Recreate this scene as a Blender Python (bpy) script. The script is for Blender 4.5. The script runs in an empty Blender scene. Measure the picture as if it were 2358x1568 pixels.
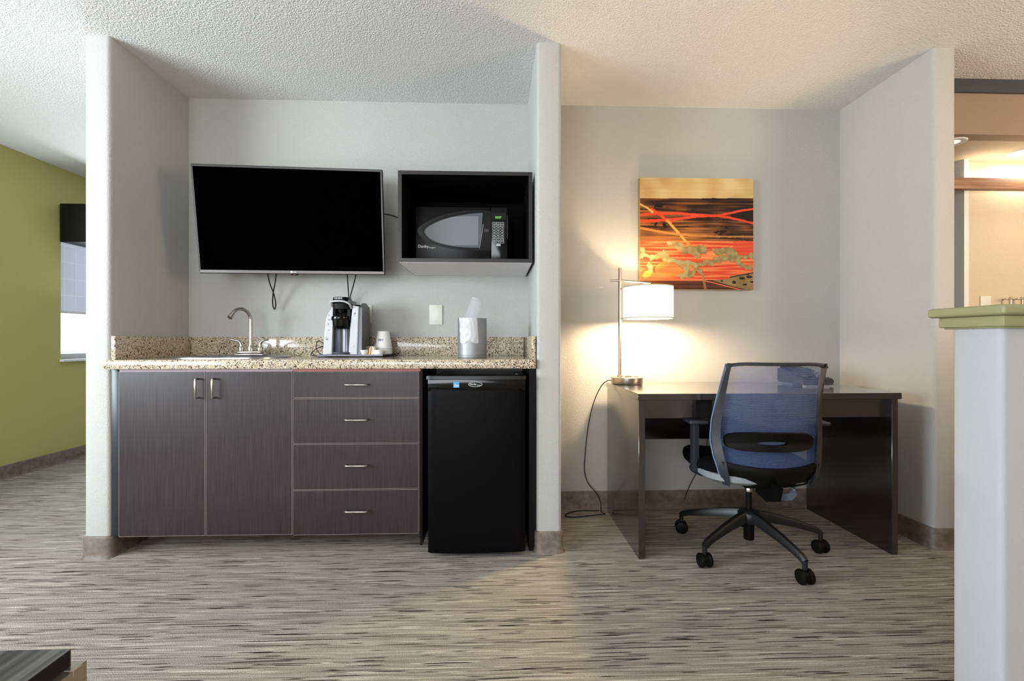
import bpy, bmesh, math, random
from mathutils import Vector, Matrix, noise
random.seed(7)
PI = math.pi
SC = bpy.context.scene
COL = SC.collection

def c(r, g, b):
    f = lambda v: (v/255/12.92) if v/255 <= .04045 else ((v/255+.055)/1.055)**2.4
    return (f(r), f(g), f(b), 1.0)

# ------------------------------------------------------------------ camera, world, lights, exposure
FPX, HC = 1100.0, 1.015
TH = math.atan(41/FPX)
cam_d = bpy.data.cameras.new('camera'); cam = bpy.data.objects.new('camera', cam_d); COL.objects.link(cam)
cam_d.sensor_width = 36; cam_d.lens = 36*FPX/2358; cam_d.clip_start = .02
cam.location = (0, 0, HC); cam.rotation_euler = (PI/2, 0, -TH)
SC.camera = cam

def ray(px, py):
    u = (px-1179)/FPX; v = (784-py)/FPX
    return (math.sin(TH)+u*math.cos(TH), math.cos(TH)-u*math.sin(TH), v)
def at(px, py, Y):          # point of the photograph on the real plane at distance Y from the camera
    x, y, v = ray(px, py); t = Y/y
    return (x*t, Y, v*t+HC)

SC.view_settings.view_transform = 'Standard'; SC.view_settings.look = 'None'
SC.view_settings.gamma = 1; SC.view_settings.use_curve_mapping = False
SC.view_settings.exposure = 0.10

w = bpy.data.worlds.new('sky'); SC.world = w; w.use_nodes = True
w.node_tree.nodes['Background'].inputs[0].default_value = (.86, .93, 1, 1)
w.node_tree.nodes['Background'].inputs[1].default_value = 5.0

def area(name, loc, target, sx, sy, energy, col, spread=None):
    l = bpy.data.lights.new(name, 'AREA'); l.shape = 'RECTANGLE'; l.size = sx; l.size_y = sy
    l.energy = energy; l.color = col
    if spread: l.spread = spread
    o = bpy.data.objects.new(name, l); COL.objects.link(o); o.location = loc
    o.rotation_euler = (Vector(target)-Vector(loc)).to_track_quat('-Z', 'Y').to_euler()
    return o
def point(name, loc, energy, col, r=.03):
    l = bpy.data.lights.new(name, 'POINT'); l.energy = energy; l.color = col; l.shadow_soft_size = r
    o = bpy.data.objects.new(name, l); COL.objects.link(o); o.location = loc
    return o
DAY = (.86, .93, 1.0); WARM = (1.0, .80, .58)
area('daylight_window', (-3.50, .25, 1.40), (0, .9, 2.5), 2.05, 1.15, 150, DAY)
area('added_fill_back', (-1.0, -2.62, 1.45), (-.2, 3, 2.6), 2.6, 1.3, 112, (.93, .96, 1))  # added soft fill before the rear wall, which has no window
area('daylight_window_far', (-3.5, 4.7, 1.05), (-2.5, 4.7, 1.3), 1.2, .4, 65, DAY)
point('added_warm_fill', (3.5, .55, 1.50), 120, (1, .78, .57), .4)  # added warm fill from out of frame, brightens the right side
area('vanity_light', (3.7, 2.83, 2.03), (3.7, 2.86, 2.2), 1.6, .04, 2.0, (1, .84, .64))
area('recessed_light_glow', (3.3, 2.70, 2.12), (3.3, 2.72, 0), .25, .25, 4.5, (1, .84, .66))

# ------------------------------------------------------------------ materials
def mat(name, col, rough=.5, metal=0, spec=.5, coat=0, coat_rough=.05, emit=None, es=0, alpha=1, trans=0, bump=None, aniso=0):
    m = bpy.data.materials.new(name); m.use_nodes = True
    p = m.node_tree.nodes['Principled BSDF']
    p.inputs['Base Color'].default_value = col; p.inputs['Roughness'].default_value = rough
    p.inputs['Metallic'].default_value = metal; p.inputs['Specular IOR Level'].default_value = spec
    p.inputs['Coat Weight'].default_value = coat; p.inputs['Coat Roughness'].default_value = coat_rough
    p.inputs['Alpha'].default_value = alpha; p.inputs['Transmission Weight'].default_value = trans
    if emit: p.inputs['Emission Color'].default_value = emit; p.inputs['Emission Strength'].default_value = es
    if bump:
        sc, st, dist = bump[:3]
        nt = m.node_tree; t = nt.nodes.new('ShaderNodeTexCoord'); n = nt.nodes.new('ShaderNodeTexNoise')
        n.inputs['Scale'].default_value = sc; n.inputs['Detail'].default_value = 3
        b = nt.nodes.new('ShaderNodeBump'); b.inputs['Strength'].default_value = st; b.inputs['Distance'].default_value = dist
        nt.links.new(t.outputs['Object'], n.inputs['Vector']); nt.links.new(n.outputs['Fac'], b.inputs['Height'])
        nt.links.new(b.outputs['Normal'], p.inputs['Normal'])
    return m
def nodes(m): nt = m.node_tree; return nt, nt.nodes['Principled BSDF']
def N(nt, t, **k):
    n = nt.nodes.new(t)
    for a, b in k.items():
        if a in n.inputs.keys() or '_' not in a and a in [i.name for i in n.inputs]: n.inputs[a].default_value = b
        else: setattr(n, a, b)
    return n
def mapping(nt, scale, rot=(0, 0, 0), src='Object'):
    t = nt.nodes.new('ShaderNodeTexCoord'); mp = nt.nodes.new('ShaderNodeMapping')
    mp.inputs['Scale'].default_value = scale; mp.inputs['Rotation'].default_value = rot
    nt.links.new(t.outputs[src], mp.inputs['Vector']); return mp
def ramp(nt, src, stops, interp='LINEAR'):
    r = nt.nodes.new('ShaderNodeValToRGB'); r.color_ramp.interpolation = interp
    e = r.color_ramp.elements
    while len(e) < len(stops): e.new(.5)
    for i, (p, col) in enumerate(stops): e[i].position = p; e[i].color = col
    nt.links.new(src, r.inputs['Fac']); return r
def mixc(nt, a, b, fac, mode='MIX'):
    m = nt.nodes.new('ShaderNodeMix'); m.data_type = 'RGBA'; m.blend_type = mode
    for s, i in ((fac, 0), (a, 6), (b, 7)):
        if hasattr(s, 'links'): nt.links.new(s, m.inputs[i])
        else: m.inputs[i].default_value = s
    return m.outputs[2]

M = {}
def wallmat(name, col, peel=230, st=.5):
    m = mat(name, col, .62, spec=.3); nt, p = nodes(m)
    mp = mapping(nt, (1, 1, 1)); n = N(nt, 'ShaderNodeTexNoise', Scale=peel, Detail=2.0); nt.links.new(mp.outputs[0], n.inputs['Vector'])
    r = ramp(nt, n.outputs['Fac'], [(.35, (0, 0, 0, 1)), (.65, (1, 1, 1, 1))])
    b = N(nt, 'ShaderNodeBump', Strength=st, Distance=.0018); nt.links.new(r.outputs[0], b.inputs['Height']); nt.links.new(b.outputs[0], p.inputs['Normal'])
    return m
M['wall'] = wallmat('wall_paint', c(181, 181, 178))
M['wallr'] = wallmat('wall_paint_vanity', c(206, 192, 168))
M['green'] = wallmat('wall_paint_green', c(182, 179, 110), 230, .3)
M['ceil'] = wallmat('ceiling_popcorn', c(220, 220, 219), 140, .7)
M['ceil'].node_tree.nodes['Bump'].inputs['Distance'].default_value = .004
M['halfw'] = wallmat('half_wall_paint', c(172, 174, 179), 230, .15)
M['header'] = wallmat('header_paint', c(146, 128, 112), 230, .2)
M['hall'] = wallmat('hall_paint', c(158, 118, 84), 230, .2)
M['captrim'] = mat('green_cap_paint', c(140, 141, 102), .45)
M['darktrim'] = mat('dark_crown_paint', c(62, 64, 70), .5)
M['whitetrim'] = mat('white_trim', c(222, 224, 226), .4)

def carpet():
    m = mat('carpet', c(140, 134, 124), .95, spec=.1); nt, p = nodes(m)
    tc = nt.nodes.new('ShaderNodeTexCoord'); sx = N(nt, 'ShaderNodeSeparateXYZ')
    wob = N(nt, 'ShaderNodeTexNoise', Scale=5.0, Detail=1.0); nt.links.new(tc.outputs['Object'], wob.inputs['Vector'])
    wv = N(nt, 'ShaderNodeVectorMath', operation='MULTIPLY_ADD'); nt.links.new(wob.outputs['Color'], wv.inputs[0]); wv.inputs[1].default_value = (0, .006, 0); nt.links.new(tc.outputs['Object'], wv.inputs[2])
    nt.links.new(wv.outputs[0], sx.inputs[0])
    def rows(pitch, fx, seed, det=2.0):      # yarn rows of a fixed pitch, each with its own run of tone along X
        m1 = N(nt, 'ShaderNodeMath', operation='DIVIDE'); nt.links.new(sx.outputs['Y'], m1.inputs[0]); m1.inputs[1].default_value = pitch
        m2 = N(nt, 'ShaderNodeMath', operation='FLOOR'); nt.links.new(m1.outputs[0], m2.inputs[0])
        m3 = N(nt, 'ShaderNodeMath', operation='MULTIPLY'); nt.links.new(m2.outputs[0], m3.inputs[0]); m3.inputs[1].default_value = 7.31
        m4 = N(nt, 'ShaderNodeMath', operation='MULTIPLY'); nt.links.new(sx.outputs['X'], m4.inputs[0]); m4.inputs[1].default_value = fx
        cb_ = N(nt, 'ShaderNodeCombineXYZ'); nt.links.new(m4.outputs[0], cb_.inputs[0]); nt.links.new(m3.outputs[0], cb_.inputs[1]); cb_.inputs[2].default_value = seed
        n = N(nt, 'ShaderNodeTexNoise', Scale=1.0, Detail=det); nt.links.new(cb_.outputs[0], n.inputs['Vector']); return n.outputs['Fac']
    base = ramp(nt, rows(.0030, 3.2, 0), [(.32, c(118, 111, 103)), (.5, c(157, 151, 141)), (.68, c(188, 182, 170))])
    wide = ramp(nt, rows(.010, 1.6, 9, 2.0), [(.35, (.90, .90, .90, 1)), (.65, (1.06, 1.06, 1.06, 1))])
    dk = ramp(nt, rows(.0036, 3.6, 3, 2.0), [(.355, (1, 1, 1, 1)), (.395, (0, 0, 0, 1))])
    lt = ramp(nt, rows(.0038, 3.0, 6, 2.0), [(.62, (0, 0, 0, 1)), (.67, (1, 1, 1, 1))])
    o = mixc(nt, base.outputs[0], c(206, 201, 189), lt.outputs[0])
    o = mixc(nt, o, wide.outputs[0], 1.0, 'MULTIPLY')
    o = mixc(nt, o, c(40, 34, 30), dk.outputs[0])
    loops = mapping(nt, (1, 1, 1)); v = N(nt, 'ShaderNodeTexNoise', Scale=330.0, Detail=1.0); nt.links.new(loops.outputs[0], v.inputs['Vector'])
    lr = ramp(nt, v.outputs['Fac'], [(.3, (.72, .72, .72, 1)), (.65, (1.08, 1.08, 1.08, 1))])
    o = mixc(nt, o, lr.outputs[0], 1.0, 'MULTIPLY')
    nt.links.new(o, p.inputs['Base Color'])
    b = N(nt, 'ShaderNodeBump', Strength=.7, Distance=.004); nt.links.new(v.outputs['Fac'], b.inputs['Height']); nt.links.new(b.outputs[0], p.inputs['Normal'])
    return m
M['carpet'] = carpet()

def granite():
    m = mat('granite', c(200, 190, 170), .12, spec=.5); nt, p = nodes(m)
    mp = mapping(nt, (1, 1, 1))
    d = N(nt, 'ShaderNodeTexNoise', Scale=90.0, Detail=2.0); nt.links.new(mp.outputs[0], d.inputs['Vector'])
    vm = N(nt, 'ShaderNodeVectorMath', operation='MULTIPLY_ADD'); nt.links.new(d.outputs['Color'], vm.inputs[0]); vm.inputs[1].default_value = (.010, .010, .010); nt.links.new(mp.outputs[0], vm.inputs[2])
    v = N(nt, 'ShaderNodeTexVoronoi', Scale=235.0); nt.links.new(vm.outputs[0], v.inputs['Vector'])
    sep = N(nt, 'ShaderNodeSeparateColor'); nt.links.new(v.outputs['Color'], sep.inputs[0])
    base = ramp(nt, sep.outputs[0], [(0, c(40, 34, 32)), (.11, c(128, 108, 86)), (.20, c(186, 164, 134)), (.40, c(196, 182, 158)), (.62, c(206, 196, 176)), (.86, c(172, 165, 153))], 'CONSTANT')
    n2 = N(nt, 'ShaderNodeTexNoise', Scale=240.0, Detail=3.0); nt.links.new(mp.outputs[0], n2.inputs['Vector'])
    fl = ramp(nt, n2.outputs['Fac'], [(.36, (1, 1, 1, 1)), (.40, (0, 0, 0, 1))])
    o = mixc(nt, base.outputs[0], c(30, 26, 25), fl.outputs[0]); nt.links.new(o, p.inputs['Base Color'])
    return m
M['granite'] = granite()

def grain(name, a, b, scale, rough=.35, coat=0, spec=.5, cr=.1, lo=.3, hi=.7):
    m = mat(name, a, rough, coat=coat, spec=spec, coat_rough=cr); nt, p = nodes(m)
    mp = mapping(nt, scale); n = N(nt, 'ShaderNodeTexNoise', Scale=1.0, Detail=4.0); nt.links.new(mp.outputs[0], n.inputs['Vector'])
    r = ramp(nt, n.outputs['Fac'], [(lo, a), (hi, b)]); nt.links.new(r.outputs[0], p.inputs['Base Color'])
    return m
M['lam'] = grain('cabinet_laminate', c(33, 28, 30), c(56, 49, 51), (260, 60, 5), .36, spec=.42)
M['carcass'] = mat('cabinet_edge', c(168, 140, 132), .5)
M['band'] = mat('edge_band', c(150, 140, 138), .4)
M['rail'] = mat('cabinet_red_rail', c(176, 108, 106), .5)
M['filler'] = mat('cabinet_filler', c(36, 40, 46), .35)
M['black'] = mat('black_matte', c(4, 4, 5), .55, spec=.3)
M['panelblack'] = mat('black_panel', c(14, 12, 13), .5, spec=.2)
M['blackgloss'] = mat('black_gloss', c(3, 3, 4), .14, spec=.35)
M['fridge'] = mat('fridge_black', c(2, 2, 4), .36, spec=.12, bump=(700, .12, .0006))
M['screen'] = mat('tv_screen', c(1, 1, 1), .3, spec=0)
M['tvbezel'] = mat('tv_bezel', c(60, 58, 60), .3, metal=.6)
M['tvlow'] = mat('tv_lower_bezel', c(104, 100, 98), .35, metal=.6)
M['deskwood'] = grain('desk_espresso', c(12, 8, 7), c(24, 15, 12), (4, 40, 40), .24, spec=.6, coat=1.0, cr=.14)
for k_, v_ in (('IOR', 1.5), ('Coat IOR', 1.85)): M['deskwood'].node_tree.nodes['Principled BSDF'].inputs[k_].default_value = v_
M['chrome'] = mat('brushed_nickel', c(188, 184, 178), .24, metal=1)
M['steel'] = mat('satin_steel', c(176, 178, 180), .3, metal=1)
M['nickel'] = mat('satin_nickel_lamp', c(176, 168, 158), .3, metal=1)
M['silver'] = mat('silver_plastic', c(180, 181, 186), .45, metal=.2)
M['silverdark'] = mat('silver_grey_plastic', c(98, 100, 104), .35, metal=.5)
M['bucket'] = mat('brushed_aluminium_bucket', c(150, 152, 155), .5, metal=.6)
M['white'] = mat('white_plastic', c(232, 233, 234), .4)
M['paper'] = mat('paper_cup_white', c(226, 228, 226), .6)
M['almond'] = mat('almond_plate', c(214, 215, 204), .35)
M['red'] = mat('red_button', c(190, 30, 30), .4)
M['print'] = mat('print_grey_blue', c(96, 104, 128), .5)
M['ink'] = mat('print_dark', c(40, 42, 48), .5)
M['icon'] = mat('icon_grey', c(96, 98, 106), .5)
M['blue'] = mat('sticker_blue', c(60, 150, 214), .4)
M['logowhite'] = mat('logo_white', c(225, 228, 232), .4, emit=c(225, 228, 232), es=.0)
M['keyw'] = mat('keypad_print', c(170, 172, 172), .5)
M['led'] = mat('led_green', c(40, 90, 20), .5, emit=c(150, 255, 90), es=1.1)
M['ledred'] = mat('led_red', c(120, 10, 10), .5, emit=c(255, 30, 30), es=2)
M['cabblack'] = grain('open_cabinet_black', c(26, 23, 23), c(36, 32, 32), (20, 200, 200), .4)
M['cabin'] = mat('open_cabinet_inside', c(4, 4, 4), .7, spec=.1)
M['cabunder'] = mat('open_cabinet_underside', c(226, 226, 232), .45)
M['mwfront'] = mat('microwave_front', c(12, 12, 15), .3, spec=.18)
M['mwwin'] = mat('microwave_window', c(118, 122, 126), .4, spec=.3)
M['mwwin2'] = mat('microwave_window_border', c(84, 89, 94), .4, spec=.3)
M['canvasside'] = mat('canvas_side', c(190, 160, 100), .7)
M['chairframe'] = mat('chair_frame', c(36, 40, 46), .42, spec=.5)
M['chairblack'] = mat('chair_black', c(3, 3, 3), .55, spec=.2)
M['chairbase'] = mat('chair_base_nylon', c(17, 19, 22), .42, spec=.5)
M['chairgrey'] = mat('chair_seat_shell', c(136, 141, 144), .5)
M['chairlever'] = mat('chair_lever', c(96, 106, 122), .35)
M['cushion'] = mat('seat_cushion', c(6, 6, 7), .85, spec=.1, bump=(400, .4, .001))
M['piping'] = mat('chair_piping', c(110, 132, 172), .6)
M['cord'] = mat('black_cord', c(12, 12, 12), .45)
M['base'] = None
def basemat():
    m = mat('vinyl_baseboard', c(112, 100, 92), .5, spec=.4); nt, p = nodes(m)
    mp = mapping(nt, (1, 1, 1)); n = N(nt, 'ShaderNodeTexNoise', Scale=22.0, Detail=6.0, Roughness=.7); nt.links.new(mp.outputs[0], n.inputs['Vector'])
    r = ramp(nt, n.outputs['Fac'], [(.3, c(88, 76, 68)), (.7, c(132, 121, 112))]); nt.links.new(r.outputs[0], p.inputs['Base Color']); return m
M['base'] = basemat()
M['beam'] = grain('wood_beam', c(128, 88, 66), c(168, 128, 102), (4, 40, 60), .4)
M['tabletop'] = grain('dark_striped_veneer', c(24, 24, 24), c(84, 82, 78), (90, 1.5, 5), .3, lo=.40, hi=.70, spec=.6)
M['brass'] = mat('champagne_metal', c(170, 160, 146), .32, metal=.9)

def fabric_mesh():
    m = bpy.data.materials.new('blue_mesh_fabric'); m.use_nodes = True; nt = m.node_tree
    p = nt.nodes['Principled BSDF']; p.inputs['Roughness'].default_value = .8; p.inputs['Specular IOR Level'].default_value = .2
    out = nt.nodes['Material Output']
    mp = mapping(nt, (1, 1, 1), src='UV')
    wv = N(nt, 'ShaderNodeTexWave', wave_type='BANDS', bands_direction='Y', Scale=11.0, Distortion=1.2, Detail=2.0); nt.links.new(mp.outputs[0], wv.inputs['Vector'])
    n = N(nt, 'ShaderNodeTexNoise', Scale=2.2, Detail=1.0); nt.links.new(mp.outputs[0], n.inputs['Vector'])
    colr = ramp(nt, wv.outputs['Fac'], [(.2, c(66, 84, 126)), (.8, c(112, 132, 178))]); nt.links.new(colr.outputs[0], p.inputs['Base Color'])
    # knit: small holes in both directions
    h = N(nt, 'ShaderNodeTexWave', wave_type='BANDS', bands_direction='X', Scale=26.0); nt.links.new(mp.outputs[0], h.inputs['Vector'])
    h2 = N(nt, 'ShaderNodeTexWave', wave_type='BANDS', bands_direction='Y', Scale=26.0); nt.links.new(mp.outputs[0], h2.inputs['Vector'])
    mul = N(nt, 'ShaderNodeMath', operation='MULTIPLY'); nt.links.new(h.outputs['Fac'], mul.inputs[0]); nt.links.new(h2.outputs['Fac'], mul.inputs[1])
    mr = N(nt, 'ShaderNodeMapRange'); nt.links.new(mul.outputs[0], mr.inputs[0]); mr.inputs[1].default_value = .0; mr.inputs[2].default_value = .7; mr.inputs[3].default_value = .62; mr.inputs[4].default_value = .28
    tr = nt.nodes.new('ShaderNodeBsdfTransparent'); tr.inputs[0].default_value = (1, 1, 1, 1)
    tl = nt.nodes.new('ShaderNodeBsdfTranslucent'); nt.links.new(colr.outputs[0], tl.inputs[0])
    m1 = nt.nodes.new('ShaderNodeMixShader'); m1.inputs[0].default_value = .25; nt.links.new(p.outputs[0], m1.inputs[1]); nt.links.new(tl.outputs[0], m1.inputs[2])
    m2 = nt.nodes.new('ShaderNodeMixShader'); nt.links.new(mr.outputs[0], m2.inputs[0]); nt.links.new(tr.outputs[0], m2.inputs[1]); nt.links.new(m1.outputs[0], m2.inputs[2])
    nt.links.new(m2.outputs[0], out.inputs[0]); return m
M['mesh'] = fabric_mesh()

def thin(name, col, fac_tr, rough=.1, gloss=True):   # thin clear plastic / glass
    m = bpy.data.materials.new(name); m.use_nodes = True; nt = m.node_tree
    p = nt.nodes['Principled BSDF']; p.inputs['Base Color'].default_value = col; p.inputs['Roughness'].default_value = rough
    tr = nt.nodes.new('ShaderNodeBsdfTransparent'); mx = nt.nodes.new('ShaderNodeMixShader'); mx.inputs[0].default_value = fac_tr
    nt.links.new(p.outputs[0], mx.inputs[1]); nt.links.new(tr.outputs[0], mx.inputs[2]); nt.links.new(mx.outputs[0], nt.nodes['Material Output'].inputs[0])
    return m
M['clear'] = thin('clear_plastic_cup', c(225, 228, 238), .80)
M['bag'] = thin('clear_plastic_bag', c(238, 240, 244), .45, .22)
M['glass'] = thin('window_glass', c(230, 236, 240), .92, .02)

def shade():
    m = bpy.data.materials.new('lamp_shade_fabric'); m.use_nodes = True; nt = m.node_tree
    p = nt.nodes['Principled BSDF']; p.inputs['Base Color'].default_value = c(245, 240, 230); p.inputs['Roughness'].default_value = .8
    p.inputs['Emission Color'].default_value = (1, .93, .80, 1); p.inputs['Emission Strength'].default_value = 1.6
    return m
M['shade'] = shade()
M['shadetrim'] = mat('shade_trim', c(196, 184, 160), .6)
M['bulb'] = mat('bulb', c(255, 240, 210), .5, emit=(1, .9, .7, 1), es=8)

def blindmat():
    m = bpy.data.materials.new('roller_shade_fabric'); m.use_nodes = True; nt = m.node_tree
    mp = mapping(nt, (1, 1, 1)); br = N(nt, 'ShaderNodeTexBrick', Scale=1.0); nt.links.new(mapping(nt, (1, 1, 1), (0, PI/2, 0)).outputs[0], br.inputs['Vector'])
    br.inputs['Color1'].default_value = c(150, 153, 160); br.inputs['Color2'].default_value = c(156, 159, 166); br.inputs['Mortar'].default_value = c(163, 166, 172)  # lighter grid in the fabric colour stands for shadow lines seen through from outside
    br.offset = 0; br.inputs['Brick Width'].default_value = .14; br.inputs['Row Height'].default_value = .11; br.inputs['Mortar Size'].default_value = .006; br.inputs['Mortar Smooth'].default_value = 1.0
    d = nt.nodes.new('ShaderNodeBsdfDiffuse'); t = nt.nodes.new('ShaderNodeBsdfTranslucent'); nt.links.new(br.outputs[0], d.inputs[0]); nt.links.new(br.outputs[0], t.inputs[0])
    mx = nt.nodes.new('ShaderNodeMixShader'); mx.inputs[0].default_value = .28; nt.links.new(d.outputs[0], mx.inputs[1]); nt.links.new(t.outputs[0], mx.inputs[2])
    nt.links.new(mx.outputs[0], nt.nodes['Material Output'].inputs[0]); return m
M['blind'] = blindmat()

# ------------------------------------------------------------------ builders
def add_box(bm, x0, x1, y0, y1, z0, z1, bev=0, seg=2, mtx=None, edges=None):
    vs = [bm.verts.new((x, y, z)) for x in (x0, x1) for y in (y0, y1) for z in (z0, z1)]
    F = [(0, 1, 3, 2), (4, 6, 7, 5), (0, 4, 5, 1), (2, 3, 7, 6), (0, 2, 6, 4), (1, 5, 7, 3)]
    fs = [bm.faces.new([vs[i] for i in f]) for f in F]
    out = vs
    if bev > 0:
        es = list({e for f in fs for e in f.edges})
        if edges: es = [e for e in es if edges(e)]
        r = bmesh.ops.bevel(bm, geom=es, offset=bev, segments=seg, affect='EDGES', profile=.5)
        out = list({v for v in r['verts']} | {v for v in vs if v.is_valid})
    if mtx is not None:
        for v in out: v.co = mtx @ v.co
    return out
vert_e = lambda e: abs(e.verts[0].co.x-e.verts[1].co.x)+abs(e.verts[0].co.y-e.verts[1].co.y) < 1e-6

def frame_axes(t, up):
    t = t.normalized(); s = t.cross(up)
    if s.length < 1e-4: s = t.cross(Vector((1, 0, 0)))
    s.normalize(); return s, s.cross(t).normalized()
def add_sweep(bm, pts, secs, up=Vector((0, 0, 1)), cap=True, closed=False):
    """pts: centres; secs: list of 2-D sections (list of (a,b)) one per point or one for all"""
    pts = [Vector(p) for p in pts]; n = len(pts); rings = []
    up = Vector(up)
    for i, p in enumerate(pts):
        if closed: t = (pts[(i+1) % n]-pts[i-1])
        else: t = (pts[min(i+1, n-1)]-pts[max(i-1, 0)])
        s, u = frame_axes(t, up)
        if up.length == 0 or True: pass
        sec = secs[i] if isinstance(secs[0][0], (list, tuple)) else secs
        rings.append([bm.verts.new(p+s*a+u*b) for a, b in sec])
    m = len(rings[0])
    for i in range(n if closed else n-1):
        A, B = rings[i], rings[(i+1) % n]
        for j in range(m): bm.faces.new((A[j], A[(j+1) % m], B[(j+1) % m], B[j]))
    if cap and not closed:
        bm.faces.new(rings[0][::-1]); bm.faces.new(rings[-1])
    return rings
def circ(r, n=12): return [(r*math.cos(2*PI*i/n), r*math.sin(2*PI*i/n)) for i in range(n)]
def rect(w, h): return [(-w/2, -h/2), (w/2, -h/2), (w/2, h/2), (-w/2, h/2)]
def smooth_path(pts, k=8):
    P = [Vector(p) for p in pts]; P = [P[0]*2-P[1]]+P+[P[-1]*2-P[-2]]; out = []
    for i in range(1, len(P)-2):
        for j in range(k):
            t = j/k; a, b, cc, d = P[i-1], P[i], P[i+1], P[i+2]
            out.append(.5*((2*b)+(cc-a)*t+(2*a-5*b+4*cc-d)*t*t+(3*b-a-3*cc+d)*t**3))
    out.append(P[-2]); return out
def add_tube(bm, pts, r, n=10, up=(0, 0, 1), smooth=0):
    """tube with parallel-transport frames"""
    P = smooth_path(pts, smooth) if smooth else [Vector(p) for p in pts]
    R = r if isinstance(r, list) else [r]*len(P)
    prev = None; rings = []
    for i, p in enumerate(P):
        t = (P[min(i+1, len(P)-1)]-P[max(i-1, 0)]).normalized()
        if prev is None:
            s, u = frame_axes(t, Vector(up))
        else:
            s = prev-t*prev.dot(t)
            if s.length < 1e-6: s, u = frame_axes(t, Vector(up))
            s.normalize(); u = s.cross(t)
        prev = s
        rings.append([bm.verts.new(p+s*R[i]*math.cos(2*PI*j/n)+u*R[i]*math.sin(2*PI*j/n)) for j in range(n)])
    for i in range(len(P)-1):
        for j in range(n): bm.faces.new((rings[i][j], rings[i][(j+1) % n], rings[i+1][(j+1) % n], rings[i+1][j]))
    bm.faces.new(rings[0][::-1]); bm.faces.new(rings[-1])
def add_lathe(bm, prof, cx=0, cy=0, n=32, sx=1, sy=1, mtx=None):
    rings = []
    for r, z in prof:
        if r < 1e-6: rings.append([bm.verts.new((cx, cy, z))])
        else: rings.append([bm.verts.new((cx+sx*r*math.cos(2*PI*i/n), cy+sy*r*math.sin(2*PI*i/n), z)) for i in range(n)])
    for A, B in zip(rings, rings[1:]):
        for i in range(n):
            a, b = A[i % len(A)], A[(i+1) % len(A)]; cc, d = B[(i+1) % len(B)], B[i % len(B)]
            vs = []
            for v in (a, b, cc, d):
                if v not in vs: vs.append(v)
            if len(vs) > 2: bm.faces.new(vs)
    if mtx is not None:
        for R in rings:
            for v in R: v.co = mtx @ v.co
def add_prism(bm, pts, y0, y1, axis='y'):
    """polygon in (x,z) extruded from y0 to y1 (axis y); axis z: polygon in (x,y); axis x: polygon in (y,z)"""
    f = {'y': lambda a, b, k: (a, k, b), 'z': lambda a, b, k: (a, b, k), 'x': lambda a, b, k: (k, a, b)}[axis]
    A = [bm.verts.new(f(a, b, y0)) for a, b in pts]; B = [bm.verts.new(f(a, b, y1)) for a, b in pts]
    n = len(pts); bm.faces.new(A); bm.faces.new(B[::-1])
    for i in range(n): bm.faces.new((A[i], A[(i+1) % n], B[(i+1) % n], B[i]))
def ring_prism(bm, outer, inner, y0, y1):
    n = len(outer)
    L = [[bm.verts.new((a, k, b)) for a, b in q] for q, k in ((outer, y0), (outer, y1), (inner, y0), (inner, y1))]
    for i in range(n):
        j = (i+1) % n
        bm.faces.new((L[0][i], L[0][j], L[2][j], L[2][i])); bm.faces.new((L[1][i], L[1][j], L[3][j], L[3][i]))
        bm.faces.new((L[0][i], L[0][j], L[1][j], L[1][i])); bm.faces.new((L[2][i], L[2][j], L[3][j], L[3][i]))

def finish(name, bm, m, parent=None, ang=38, recalc=True):
    """one mesh object; vertices given in world axes, stored relative to the parent's world origin"""
    if recalc: bmesh.ops.recalc_face_normals(bm, faces=bm.faces)
    for f in bm.faces: f.smooth = True
    for e in bm.edges:
        if len(e.link_faces) == 2 and e.calc_face_angle(0) > math.radians(ang): e.smooth = False
    me = bpy.data.meshes.new(name); bm.to_mesh(me); bm.free()
    mats = m if isinstance(m, list) else [m]
    for x in mats: me.materials.append(x)
    o = bpy.data.objects.new(name, me); COL.objects.link(o)
    if parent is not None:
        o.parent = parent
        off = world_off(parent)
        me.transform(Matrix.Translation(-off))
    return o
LOCAL = set()
def world_off(p):
    v = Vector((0, 0, 0))
    while p is not None:
        if p.name in LOCAL: return Vector((0, 0, 0))
        v += Vector(p.location); p = p.parent
    return v
def tag(o, label, cat, group=None):
    o['label'] = label; o['category'] = cat
    if group: o['group'] = group
    return o
def thing(name, label, cat, loc, group=None, local=False, rot=None):
    o = bpy.data.objects.new(name, None); COL.objects.link(o); o.empty_display_size = .05
    o.location = loc
    if rot: o.rotation_euler = rot
    if local: LOCAL.add(o.name)
    return tag(o, label, cat, group)
def struct(name, bm, m):
    o = finish(name, bm, m); o['kind'] = 'structure'; return o
def B(): return bmesh.new()
def boxes(*bs, bev=0, seg=2):
    bm = B()
    for b in bs: add_box(bm, *b, bev=bev, seg=seg)
    return bm
def recentre(o, loc):      # origin of a single-mesh thing at its base
    o.data.transform(Matrix.Translation(-Vector(loc))); o.location = loc; return o
def text_into(bm, s, size, mtx, depth=.0004, align='CENTER', shear=0, space=1):
    cu = bpy.data.curves.new('txt', 'FONT'); cu.body = s; cu.size = size; cu.extrude = depth; cu.align_x = align; cu.align_y = 'CENTER'
    cu.shear = shear; cu.space_character = space; cu.resolution_u = 3
    o = bpy.data.objects.new('txt', cu); me = bpy.data.meshes.new_from_object(o)
    me.transform(mtx); bm.from_mesh(me)
    bpy.data.objects.remove(o); bpy.data.meshes.remove(me); bpy.data.curves.remove(cu)
def face_m(x, y, z, s=(1, 1)):  # text facing -Y at the point
    return Matrix.Translation((x, y, z)) @ Matrix.Rotation(PI/2, 4, 'X') @ Matrix.Diagonal((s[0], s[1], 1, 1))

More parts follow.
